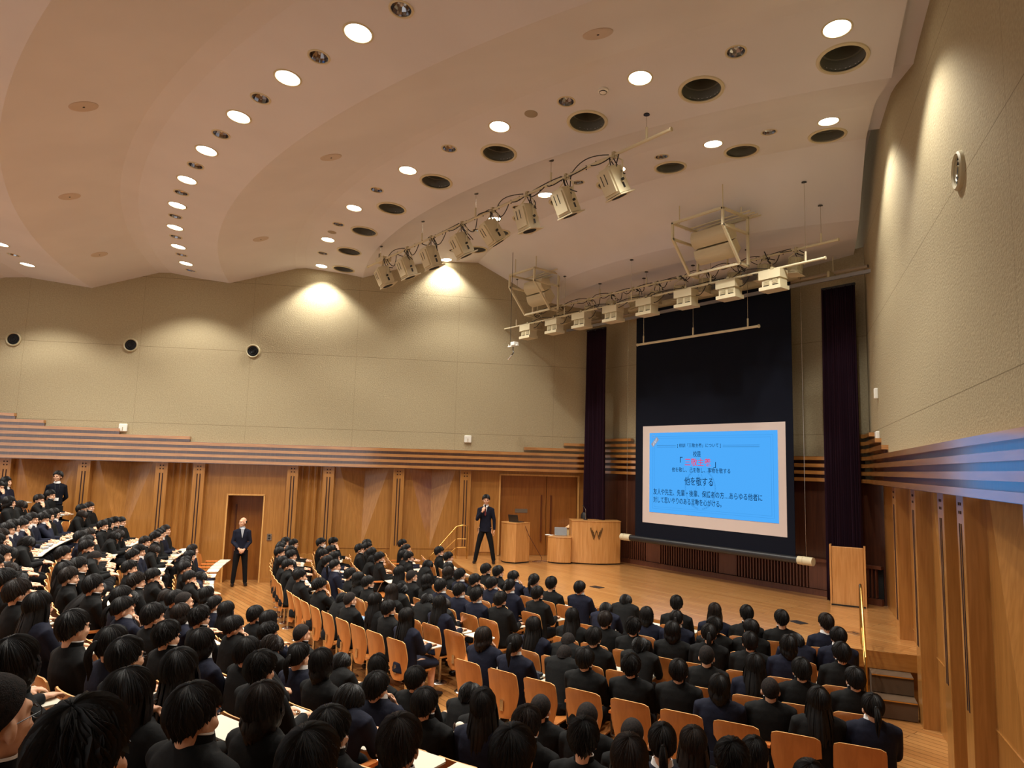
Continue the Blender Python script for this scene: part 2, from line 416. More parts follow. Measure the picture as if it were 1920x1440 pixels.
mb = MB(); mb.box((xa + .16, .70, 1.25), (.035, .035, 1.5)); mb.obj('handle', wood('handle_walnut', lin(92, 44, 20), lin(104, 54, 26), .35), d)
# double door on the stage, left wall
xa, xb = sx('L', 10.28), sx('L', 7.96); xs = xa + (xb - xa) * .60
mb = MB(); mb.box(((xa + xb) / 2, .35, 3.06), (xb - xa, .1, .10)); trim('strip over the stage double door', mb, M_WOOD, F)
mb = MB(); mb.box((xa + .02, .30, 1.88), (.045, .06, 2.26)); mb.box((xb - .02, .30, 1.88), (.045, .06, 2.26)); mb.box(((xa + xb) / 2, .30, 2.99), (xb - xa, .06, .045)); trim('pale frame of the stage double door', mb, M_FRAME, F)
mb = MB(); mb.box(((xa + xs) / 2 + .02, .46, 1.86), (xs - xa - .05, .05, 2.23)); d = struct('door_2', mb, M_DOOR); d.matrix_world = F; d['label'] = 'wider left leaf of the stage double door'
mb = MB(); mb.box((xs - .14, .42, 1.78), (.04, .04, 1.30)); mb.obj('handle', bpy.data.materials['handle_walnut'], d)
mb = MB(); mb.box((xs - .72, .43, 1.98), (.36, .012, .11)); o = mb.obj('sign_plate', mat('grey_plate', lin(132, 124, 112), .4, metal=.6), d); o['label'] = 'small grey metal sign plate'
mb = MB(); mb.box(((xs + xb) / 2 - .01, .46, 1.86), (xb - xs - .04, .05, 2.23)); d = struct('door_3', mb, M_DOOR); d.matrix_world = F; d['label'] = 'narrower right leaf of the stage double door'
mb = MB(); mb.box((xs + .14, .42, 1.78), (.04, .04, 1.30)); mb.obj('handle', bpy.data.materials['handle_walnut'], d)
mb = MB()
for ra, rb in ((17.7, 16.5), (10.4, 7.8)):
    x0_, x1_ = sx('L', ra), sx('L', rb); mb.box(((x0_ + x1_) / 2, .80, 1.6), (x1_ - x0_, .06, 3.4))
    for x_ in (x0_, x1_): mb.box((x_, .58, 1.6), (.06, .48, 3.2))
trim('dark lining behind the recessed doors', mb, M_DOOR, F)
# access hatch, switches
t = thing('wall_hatch', 'flush oak access hatch low on the left wall behind the presenter', 'hatch'); t.matrix_world = F
xh = sx('L', 10.72)
MB().box((xh, .292, 1.32), (.46, .02, .96)).obj('door', M_LECT, t); MB().box((xh - .12, .278, 1.45), (.02, .01, .09)).obj('latch', M_STEEL, t)
t = thing('wall_switch', 'small dark two-button switch plate beside the side door', 'switch'); t.matrix_world = F
xh = sx('L', 16.42); MB().box((xh, .29, 1.18), (.12, .02, .17)).obj('plate', M_STEEL, t)
for dz in (-.035, .035): MB().box((xh, .276, 1.18 + dz), (.05, .01, .05)).obj('button', M_BLACK, t)
# white boxes on the upper walls
def wallbox(side, r, z, label, tall=False):
    Fw = wall_frame(side, .10 if side == 'R' else .13); t = thing('wall_speaker', label, 'wall speaker', group=None); t.matrix_world = Fw @ T(sx(side, r), 0, z)
    b = MB().box((0, -.035, 0), (.20 if not tall else .10, .07, .20)).obj('housing', M_WHITE, t); bevel(b, .02, 3)
    MB().box((0, -.072, -.03), (.02, .006, .09)).obj('emblem', M_CREAMD, t)
wallbox('L', 20.22, 3.95, 'small white wall speaker on the left wall above the rear slats')
wallbox('L', 11.23, 3.95, 'small white wall speaker on the left wall near the stage')
wallbox('R', 9.06, 3.96, 'small white wall speaker just above the slats on right wall')
wallbox('R', 9.06, 4.75, 'white sensor box higher on the right wall near the stage', True)
# round vents
def vent(side, r, z, label):
    Fw = wall_frame(side, .10 if side == 'R' else .13); t = thing('round_vent', label, 'vent'); t.matrix_world = Fw @ T(sx(side, r), 0, z)
    MB().lathe([(.19, 0), (.185, -.03), (.165, -.045), (.145, -.03), (.135, .02), (.135, .06)], 32, axis=(0, 1, 0)).obj('rim', M_CREAMD, t, True)
    MB().cyl((0, -.004, 0), .145, .010, 32, (0, -1, 0)).obj('backing', M_DARK, t)
    m = MB()
    for rr in (.045, .09): m.lathe([(rr, -.020), (rr + .008, -.030), (rr + .008, -.018)], 24, axis=(0, 1, 0), close=True)
    m.obj('louvre', M_CREAMD if side == 'R' else M_BLACKM, t, True)
for r, lb in ((23.05, 'round dark air vent on left wall, nearest the rear'), (20.23, 'round dark air vent on left wall, middle one of three'), (17.14, 'round dark air vent on left wall, nearest the stage')): vent('L', r, 6.13, lb)
vent('R', 15.75, 6.2, 'round beige ringed air vent high on the right wall')
# ================================================================ folded ceiling, a surface of revolution about CC
CC = Vector((-.74, 1.30, 0))
PROF = [(7.0, 7.70), (8.3, 7.82), (9.7, 7.98), (10.3, 8.15), (10.9, 8.5), (11.94, 9.04), (12.9, 9.0), (13.3, 8.96), (13.75, 8.84), (15.15, 8.37), (15.6, 8.44), (16.29, 8.5), (16.7, 8.53), (16.95, 8.50), (18.68, 7.97), (19.54, 8.05), (20.2, 8.15), (20.5, 8.13), (22.12, 7.6), (23.0, 7.7), (23.7, 7.78), (24.2, 7.74), (26.0, 7.2), (28.0, 7.3), (31.0, 7.3)]
def cz(rho):
    for (a, za), (b, zb) in zip(PROF, PROF[1:]):
        if a <= rho <= b: return za + (zb - za) * (rho - a) / (b - a)
    return PROF[-1][1] if rho > 20 else PROF[0][1]
def cpt(rho, th, dz=0):
    return Vector((CC.x + rho * sin(radians(th)), CC.y - rho * cos(radians(th)), cz(rho) + dz))
def cnorm(rho, th):
    s = (cz(rho + .05) - cz(rho - .05)) / .1
    d = Vector((sin(radians(th)), -cos(radians(th)), 0)); return Vector((d.x * s, d.y * s, -1)).normalized()
def ceil_slab(a0, a1, n, z_lo, z_hi, prof):
    mb = MB(); m = len(prof); vs = []
    for i in range(n + 1):
        th = radians(a0 + (a1 - a0) * i / n)
        for (r, z) in prof:
            for dz in (z_lo, z_hi): vs.append((CC.x + r * sin(th), CC.y - r * cos(th), z + dz))
    idx = lambda i, j, k: (i * m + j) * 2 + k
    fs = []
    for i in range(n):
        for j in range(m - 1):
            fs.append((idx(i, j, 0), idx(i + 1, j, 0), idx(i + 1, j + 1, 0), idx(i, j + 1, 0)))
            fs.append((idx(i, j, 1), idx(i, j + 1, 1), idx(i + 1, j + 1, 1), idx(i + 1, j, 1)))
        fs.append((idx(i, 0, 0), idx(i, 0, 1), idx(i + 1, 0, 1), idx(i + 1, 0, 0)))
        fs.append((idx(i, m - 1, 0), idx(i + 1, m - 1, 0), idx(i + 1, m - 1, 1), idx(i, m - 1, 1)))
    for i in (0, n):
        for j in range(m - 1): fs.append((idx(i, j, 0), idx(i, j + 1, 0), idx(i, j + 1, 1), idx(i, j, 1)))
    mb.add(vs, fs); return mb
main = ceil_slab(-31.5, 29.9, 120, 0, .05, PROF).mesh('ceiling', [M_CEIL])
mainob = ob('ceiling', main, kind='structure')
HOLES = []   # (rho, th, radius)
LAMPS = []
for i in range(-5, 5): LAMPS.append((19.535, -.05 + 4.3 * i))
for i in range(-3, 4): LAMPS.append((16.28, 1.95 + 8.5 * i * 1.0))
for th in (27.1, 18.8, 10.3, 1.8, -6.7, -15.0, -23.2): LAMPS.append((12.88, th))
for th in (-22.2, -18.0, -13.9, -9.8, -5.7, 2.6, 10.9): LAMPS.append((23.03, th))
REFS = [(19.535, 2.1 + 4.27 * i) for i in range(-6, 4)] + [(16.28, t) for t in (23.4, 14.9, 6.3, -2.3, -10.7, -19.2)] + [(12.88, t) for t in (23.0, 14.5, 6.0, -2.4, -10.8, -19.0)] + [(23.03, -20.1), (23.03, -15.9)]
BIG = [(15.69, 27.7), (15.69, 21.3), (15.69, 14.9), (15.69, 8.4), (15.69, 2.1), (15.69, -4.4), (15.69, -10.7), (15.69, -16.9), (15.69, -23.2)] + [(12.32, t) for t in (27.0, 20.4, 14.1, 7.9, 1.6, -4.6, -10.7, -17.8)]
for r, t in LAMPS: HOLES.append((r, t, .15))
for r, t in REFS: HOLES.append((r, t, .115))
for r, t in BIG: HOLES.append((r, t, .265))
cut = MB()
for r, t, rad in HOLES:
    p = cpt(r, t); cut.cyl((p.x, p.y, p.z - .35), rad, .7, 28)
cme = cut.mesh('cut', []); cob = ob('cut', cme)
bm_ = mainob.modifiers.new('b', 'BOOLEAN'); bm_.object = cob; bm_.operation = 'DIFFERENCE'; bm_.solver = 'EXACT'
dg = bpy.context.evaluated_depsgraph_get()
newme = bpy.data.meshes.new_from_object(mainob.evaluated_get(dg)); mainob.modifiers.clear(); mainob.data = newme
bpy.data.objects.remove(cob)
newme.polygons.foreach_set('use_smooth', [True] * len(newme.polygons))
try: newme.set_sharp_from_angle(angle=radians(9))
except Exception: pass
# higher strip of ceiling along the right wall, and dark slot above
sp = [p for p in PROF if p[0] > 11.9]
o = struct('ceiling_side', ceil_slab(29.4, 36, 8, .14, .2, [(11.94, 9.04)] + sp[1:]), M_CEIL)
vb = MB(); vb.box((0, -16, 9.75), (40, 34, .1)); struct('ceiling_void', vb, M_CEIL2)
# ---------------------------------------------------------------- ceiling fittings
def fit_M(r, t, dz=0):
    p = cpt(r, t, dz); n = cnorm(r, t)
    q = Vector((0, 0, -1)).rotation_difference(n).to_matrix().to_4x4()
    return Matrix.Translation(p) @ q
rim_me = MB().lathe([(.150, .03), (.150, -.004), (.158, -.008), (.175, -.004), (.178, .004), (.160, .006)], 36).mesh('rim', [M_CREAM], True)
cup_me = MB().lathe([(.148, 0), (.125, .10), (.118, .10), (.10, .10)], 32).mesh('cup', [M_WHITE], True)
disc_me = MB().cyl((0, 0, .018), .146, .012, 32).mesh('lamp_disc', [M_LAMP])
rrim_me = MB().lathe([(.108, .02), (.110, -.003), (.118, -.008), (.135, -.004), (.137, .004), (.118, .006)], 30).mesh('rim', [M_CREAM], True)
refl_me = MB().lathe([(.108, 0), (.095, .05), (.06, .095), (.02, .11), (.0001, .11)], 12).mesh('reflector', [M_REFL])
bulb_me = MB().ell((0, 0, .07), (.022, .022, .035), nu=10, nv=6).mesh('bulb', [M_WHITE], True)
brim_me = MB().lathe([(.262, .02), (.262, -.012), (.275, -.024), (.305, -.016), (.312, .002), (.28, .01)], 40).mesh('rim', [M_CREAM], True)
slv_me = MB().lathe([(.262, 0), (.262, .16), (.235, .16), (.235, .34)], 40).mesh('sleeve', [M_HOLEG], True)
bot_me = MB().cyl((0, 0, .33), .245, .02, 32).mesh('dark_interior', [M_DARK])
ring_names = {19.535: 'second row from the rear', 16.28: 'middle row above front seats', 12.88: 'front row nearest the stage', 23.03: 'rearmost row'}
def nth(n): return ['first', 'second', 'third', 'fourth', 'fifth', 'sixth', 'seventh', 'eighth', 'ninth', 'tenth', 'eleventh', 'twelfth', 'thirteenth', 'fourteenth', 'fifteenth', 'sixteenth', 'seventeenth', 'eighteenth', 'nineteenth', 'twentieth'][n] if n < 20 else 'number %d' % (n + 1)
spot = bpy.data.lights.new('downlight', 'SPOT'); spot.energy = W_LAMP; spot.color = (1.0, .965, .885); spot.spot_size = radians(112); spot.spot_blend = .45; spot.shadow_soft_size = .12
cnt = {}
for (r, t) in sorted(LAMPS):
    c = cnt[r] = cnt.get(r, -1) + 1
    o = thing('downlight', 'lit round ceiling downlight, %s, %s from the left wall' % (ring_names[r], nth(c)), 'ceiling light', fit_M(r, t), group='lit downlights, ' + ring_names[r])
    ob('rim', rim_me, o); ob('diffuser', disc_me, o)
    l = bpy.data.objects.new('downlight_beam', spot); COL.objects.link(l); p = cpt(r, t, -.03); l.location = p
cnt = {}
for (r, t) in sorted(REFS):
    c = cnt[r] = cnt.get(r, -1) + 1
    o = thing('reflector_downlight', 'small unlit chrome reflector downlight, %s, %s from left' % (ring_names[r], nth(c)), 'ceiling light', fit_M(r, t), group='unlit reflector downlights, ' + ring_names[r])
    ob('rim', rrim_me, o); ob('reflector', refl_me, o); ob('bulb', bulb_me, o)
cnt = {}
for (r, t) in sorted(BIG):
    c = cnt[r] = cnt.get(r, -1) + 1
    o = thing('spotlight_port', 'large round open port with dark inside, %s row, %s from left' % ('stage-side' if r < 13 else 'middle', nth(c)), 'ceiling port', fit_M(r, t), group='large round ceiling ports, %s row' % ('stage-side' if r < 13 else 'middle'))
    ob('rim', brim_me, o); ob('sleeve', slv_me, o); ob('dark_interior', bot_me, o)
# flush ceiling loudspeakers, smoke sensors
sp_rim = MB().lathe([(.001, -.012), (.13, -.012), (.15, -.016), (.175, -.008), (.18, .004)], 36).mesh('grille', [mat('speaker_grille', lin(196, 180, 164), .7)], True)
sp_dot = MB().cyl((0, 0, -.018), .014, .008, 12).mesh('centre_screw', [M_BLACKM])
for i, (r, t, lb) in enumerate(((21.28, 1.9, 'flush round ceiling speaker, rear band, nearest the camera'), (21.28, -8.9, 'flush round ceiling speaker, rear band, middle of three'), (21.28, -19.6, 'flush round ceiling speaker, rear band, nearest the left wall'), (17.79, 19.3, 'flush round ceiling speaker high above the right seats'), (17.79, 2.2, 'flush round ceiling speaker above centre seats'), (17.79, -14.6, 'flush round ceiling speaker above left seats near left wall'))):
    o = thing('ceiling_speaker', lb, 'ceiling speaker', fit_M(r, t)); ob('grille', sp_rim, o); ob('centre_screw', sp_dot, o)
cap = MB().lathe([(.001, -.012), (.085, -.012), (.10, -.004), (.10, .004)], 24).mesh('cover', [mat('grey_cover', lin(158, 144, 122), .7)], True)
for r, t, lb in ((16.29, 12.7, 'plain grey round cover plate in ceiling over centre right seats'), (16.29, -12.9, 'plain grey round cover plate in ceiling over left seats')):
    o = thing('cover_plate', lb, 'cover plate', fit_M(r, t)); ob('cover', cap, o)
o = thing('smoke_detector', 'small white smoke detector on the ceiling right of centre', 'smoke detector', fit_M(16.27, 17.0))
MB().lathe([(.075, 0), (.075, -.025), (.05, -.04), (.03, -.055), (.001, -.055)], 20).obj('body', M_WHITE, o, True)
MB().lathe([(.052, -.034), (.056, -.034), (.052, -.046), (.048, -.046)], 20, close=True).obj('vent_ring', M_BLACKM, o, True)
# ================================================================ people
def remesh(mb, name, voxel, smooth=2, mats=(), fac=.5, M=None):
    me = mb.mesh('tmp', [], False, fix=False); o = ob('tmp', me)
    m = o.modifiers.new('r', 'REMESH'); m.mode = 'VOXEL'; m.voxel_size = voxel; m.use_smooth_shade = True
    if smooth: s = o.modifiers.new('s', 'SMOOTH'); s.factor = fac; s.iterations = smooth
    dg = bpy.context.evaluated_depsgraph_get(); dg.update()
    r = bpy.data.meshes.new_from_object(o.evaluated_get(dg)); bpy.data.objects.remove(o); bpy.data.meshes.remove(me)
    r.name = name; r.materials.clear()
    for k in mats: r.materials.append(k)
    r.polygons.foreach_set('use_smooth', [True] * len(r.polygons)); return r
M_SKIN = mat('skin', lin(214, 164, 130), .55, spec=.35)
N_, L_, b_ = nodes(M_SKIN); b_.inputs['Subsurface Weight'].default_value = .0
add_noise(M_SKIN, lin(206, 152, 120), lin(224, 176, 142), (18, 18, 18), 3)
M_LIP = mat('lips', lin(176, 104, 90), .5)
M_HAIR = mat('black_hair', lin(24, 20, 18), .5, spec=.25)
add_noise(M_HAIR, lin(9, 8, 7), lin(24, 20, 18), (110, 110, 16), 3)
M_HAIRB = mat('dark_brown_hair', lin(34, 25, 20), .5, spec=.25)
add_noise(M_HAIRB, lin(18, 13, 10), lin(38, 28, 22), (110, 110, 16), 3)
M_STUB = mat('cropped_hair', lin(34, 28, 25), .8, spec=.2)
add_noise(M_STUB, lin(14, 11, 10), lin(38, 30, 26), (70, 70, 70), 4, bump=.5, bscale=260)
M_GAK = add_noise(mat('black_school_wool', lin(22, 22, 21), .85, spec=.2), lin(11, 11, 11), lin(20, 20, 19), (7, 7, 7), 4, bump=.35, bscale=22)
M_NAVY = add_noise(mat('navy_blazer_wool', lin(24, 27, 42), .85, spec=.2), lin(15, 17, 30), lin(23, 26, 42), (7, 7, 7), 4, bump=.35, bscale=22)
M_SHIRT = mat('white_shirt', lin(230, 228, 224), .8)
M_TROU = mat('black_trousers', lin(14, 14, 16), .85, spec=.2)
M_SHOE = mat('black_shoe', lin(16, 15, 15), .35)
M_EYE = mat('dark_eye', lin(20, 14, 12), .2)

def head_geo(mb, Mh):
    """skin head about its centre, facing +y"""
    old = mb.M; mb.M = Mh
    mb.ell((0, -.012, .020), (.074, .094, .098), nu=24, nv=16)
    mb.ell((0, .030, -.035), (.061, .066, .088), nu=20, nv=14)
    mb.ell((0, .046, -.088), (.037, .042, .032)); mb.ell((0, .02, -.07), (.052, .05, .05))
    mb.ell((0, .079, .028), (.048, .02, .016))
    for s in (-1, 1):
        mb.ell((s * .036, .066, -.030), (.026, .028, .026)); mb.ell((s * .030, .078, .002), (.015, .011, .009))
        mb.ell((s * .081, -.008, -.014), (.012, .019, .031), Matrix.Rotation(s * .35, 3, 'Z') @ Matrix.Rotation(-.15, 3, 'X'))
        mb.ell((s * .074, -.002, -.030), (.009, .011, .014))
        mb.ell((s * .011, .104, -.026), (.008, .010, .008))
    mb.tube([(0, .090, .018), (0, .101, -.004), (0, .112, -.022), (0, .104, -.032)], [.007, .009, .012, .008], 8)
    mb.ell((0, .098, -.052), (.021, .011, .006)); mb.ell((0, .096, -.062), (.018, .011, .007)); mb.ell((0, .086, -.094), (.018, .016, .014))
    mb.M = old

def hand_geo(mb, wrist, d, up, side, curl=.5, sc=1.0):
    """palm and five bent fingers; d = pointing direction, up = back of hand, side = +1 right hand"""
    d = Vector(d).normalized(); up = (Vector(up) - d * Vector(up).dot(d)).normalized(); x = d.cross(up) * 1.0; w = Vector(wrist)
    R3 = Matrix((x, d, up)).transposed()
    P = lambda a, b, c: tuple(w + (x * a + d * b + up * c) * sc)
    mb.ell(P(0, .045, 0), (.040 * sc, .052 * sc, .015 * sc), R3); mb.ell(P(0, .015, 0), (.028 * sc, .03 * sc, .018 * sc), R3); mb.ell(P(-side * .020, .04, -.006), (.018 * sc, .032 * sc, .014 * sc), R3)
    for i, (a, ln) in enumerate(((-.030, .068), (-.010, .078), (.010, .072), (.029, .056))):
        a *= side; pts = [P(a * .9, .075, 0)]; ang = 0; p = [a, .085, .002]
        for j, f in enumerate((.45, .32, .23)):
            ang += curl * (.55 + .35 * j); p = [p[0] + a * .06, p[1] + ln * f * cos(ang), p[2] - ln * f * sin(ang)]; pts.append(P(*p))
        mb.tube(pts, [.0090 * sc, .0088 * sc, .0080 * sc, .0066 * sc], 8)
    mb.tube([P(-side * .022, .022, -.004), P(-side * .045, .045, -.012), P(-side * .050, .068, -.022), P(-side * .045, .088, -.030)], [.012 * sc, .0105 * sc, .0095 * sc, .0075 * sc], 8)

HIP = Vector((0, -.02, .50))
def lean_M(a): return Matrix.Translation(HIP) @ Matrix.Rotation(-a, 4, 'X') @ Matrix.Translation(-HIP)
# pose: lean angle, head offset, head pitch (down +), yaw, arms
POSES = {
    0: dict(lean=.10, head=(0, -.005, 1.125), pitch=.10, yaw=.05, elb=((-.212, .10, .70), (.212, .12, .70)), wr=((-.10, .34, .735), (.12, .35, .735)), hd=((.3, 1, -.05), (-.3, 1, -.05)), hu=((0, 0, 1), (0, 0, 1))),
    1: dict(lean=.22, head=(0, .035, 1.095), pitch=.18, yaw=-.12, elb=((-.212, .16, .70), (.19, .28, .72)), wr=((-.04, .38, .735), (.085, .190, .945)), hd=((.8, .6, 0), (-.35, -.25, .9)), hu=((0, 0, 1), (.35, .9, .1))),
    2: dict(lean=.42, head=(0, .165, .985), pitch=.75, yaw=.08, elb=((-.215, .24, .70), (.215, .25, .70)), wr=((-.08, .44, .735), (.10, .43, .735)), hd=((.6, .8, -.1), (-.6, .8, -.1)), hu=((0, 0, 1), (0, 0, 1))),
    3: dict(lean=.02, head=(0, -.035, 1.155), pitch=.0, yaw=.12, elb=((-.212, .02, .72), (.212, .04, .70)), wr=((-.09, .26, .64), (.10, .27, .64)), hd=((.5, .9, -.3), (-.5, .9, -.3)), hu=((0, 0, 1), (0, 0, 1))),
}
def head_M(P): return Matrix.Translation(P['head']) @ Matrix.Rotation(P['yaw'], 4, 'Z') @ Matrix.Rotation(-P['pitch'], 4, 'X')
BODY = {}
def build_pose(pi_):
    P = POSES[pi_]; LM = lean_M(P['lean']); Mh = head_M(P)
    ch = LM @ Vector((0, -.055, 1.0)); nb = Mh @ Vector((0, -.025, -.05))
    SH = [LM @ Vector((s * .165, -.045, .958)) for s in (-1, 1)]
    # ---- skin body
    b = MB(); head_geo(b, Mh)
    b.tube([nb, (nb + ch) / 2 + Vector((0, -.004, 0)), ch], [.050, .052, .066], 14)
    b.M = LM; b.loft([(0, -.02, .46, .14, .10), (0, -.02, .60, .13, .09), (0, -.04, .78, .145, .095), (0, -.05, .92, .15, .085), (0, -.05, .99, .09, .06)], 20); b.M = None
    for i, s in enumerate((-1, 1)):
        e = Vector(P['elb'][i]); wv = Vector(P['wr'][i])
        b.tube([SH[i], SH[i].lerp(e, .5), e], [.045, .042, .036], 10); b.tube([e, e.lerp(wv, .4), wv], [.037, .034, .024], 10)
        hand_geo(b, wv, P['hd'][i], P['hu'][i], s * -1 * -1, .55 if pi_ != 1 or i == 0 else 1.1)
        b.tube([(s * .09, -.02, .50), (s * .10, .20, .51), (s * .10, .42, .49)], [.075, .068, .050], 12)
        b.tube([(s * .10, .42, .49), (s * .10, .40, .30), (s * .10, .40, .09)], [.050, .050, .036], 12); b.tube([(s * .10, .38, .05), (s * .105, .50, .035), (s * .11, .58, .03)], [.036, .038, .026], 10, flat=.7)
    body = remesh(b, 'person_body', .0085, 2, [M_SKIN], .35)
    # ---- jacket
    j = MB(); j.M = LM
    j.loft([(0, -.01, .445, .195, .14), (0, -.01, .55, .19, .135), (0, -.03, .70, .185, .125), (0, -.045, .86, .20, .122), (0, -.05, .945, .196, .105), (0, -.052, .995, .15, .084), (0, -.05, 1.035, .086, .068)], 24, 2.3); j.M = None
    for i, s in enumerate((-1, 1)):
        e = Vector(P['elb'][i]); wv = Vector(P['wr'][i]); d = (wv - e).normalized()
        j.tube([SH[i] + Vector((-s * .05, 0, .004)), SH[i] + Vector((s * .022, 0, -.02)), SH[i].lerp(e, .5) + Vector((s * .012, 0, 0)), e + Vector((s * .004, -.006, 0))], [.062, .068, .063, .056], 14)
        j.ell(e + Vector((0, -.004, 0)), (.055, .055, .055)); j.tube([e, e.lerp(wv, .5), wv - d * .015], [.055, .050, .040], 12)
    jk = remesh(j, 'jacket', .0125, 4, [M_GAK])
    # ---- collar: standing band with thin white edge / shirt collar
    cm = Matrix.Translation(LM @ Vector((0, -.044, 1.022))) @ Matrix.Rotation(-P['lean'] - .12, 4, 'X')
    c = MB(); c.M = cm; c.lathe([(.072, -.02), (.066, .043), (.061, .043), (.066, -.02)], 28, close=True); c.cur = 1
    c.lathe([(.0655, .042), (.064, .050), (.0595, .050), (.0605, .042)], 28, close=True)
    col = c.mesh('collar', [M_GAK, M_SHIRT], True)
    c = MB(); c.M = cm; c.lathe([(.080, -.012), (.066, .046), (.060, .046), (.068, -.012)], 28, close=True); c.add([(-.03, .062, .03), (0, .095, -.06), (-.055, .075, -.03)], [(0, 1, 2)]); c.add([(.03, .062, .03), (0, .095, -.06), (.055, .075, -.03)], [(0, 2, 1)])
    scol = c.mesh('shirt_collar', [M_SHIRT], True)
    # ---- trousers with shoes, skirt
    t = MB(); t.loft([(0, -.02, .43, .17, .15), (0, -.02, .50, .175, .15), (0, -.02, .56, .165, .13)], 20)
    for s in (-1, 1):
        t.tube([(s * .09, -.02, .50), (s * .10, .20, .515), (s * .105, .43, .495)], [.092, .085, .068], 14); t.ell((s * .105, .43, .485), (.068, .068, .068))
        t.tube([(s * .105, .43, .47), (s * .10, .41, .28), (s * .10, .40, .10)], [.066, .060, .052], 12)
    tr = remesh(t, 'trousers', .016, 3, [M_TROU])
    t = MB(); t.loft([(0, -.02, .43, .175, .15), (0, -.02, .57, .17, .135)], 20)
    t.tube([(0, -.02, .50), (0, .20, .50), (0, .46, .475)], [(.195, .09), (.20, .09), (.205, .075)], 24); sk = remesh(t, 'skirt', .016, 2, [M_NAVY])
    sh = []
    for s in (-1, 1):
        t = MB(); t.tube([(s * .10, .36, .045), (s * .102, .42, .055), (s * .105, .52, .042), (s * .11, .60, .032)], [.043, .047, .050, .032], 14, flat=.75); sh.append(t.mesh('shoe', [M_SHOE], True))
    BODY[pi_] = dict(body=body, jacket=jk, collar=col, shirt=scol, trousers=tr, skirt=sk, shoes=sh, head=Mh)
eye_me = MB().ell((0, 0, 0), (.0125, .006, .0055), nu=12, nv=8).mesh('eye', [M_EYE], True)
brow_me = MB().tube([(-.016, 0, -.002), (0, .004, .002), (.016, -.002, -.001)], [.002, .0035, .002], 6).mesh('eyebrow', [M_HAIR], True)
for q in POSES: build_pose(q)

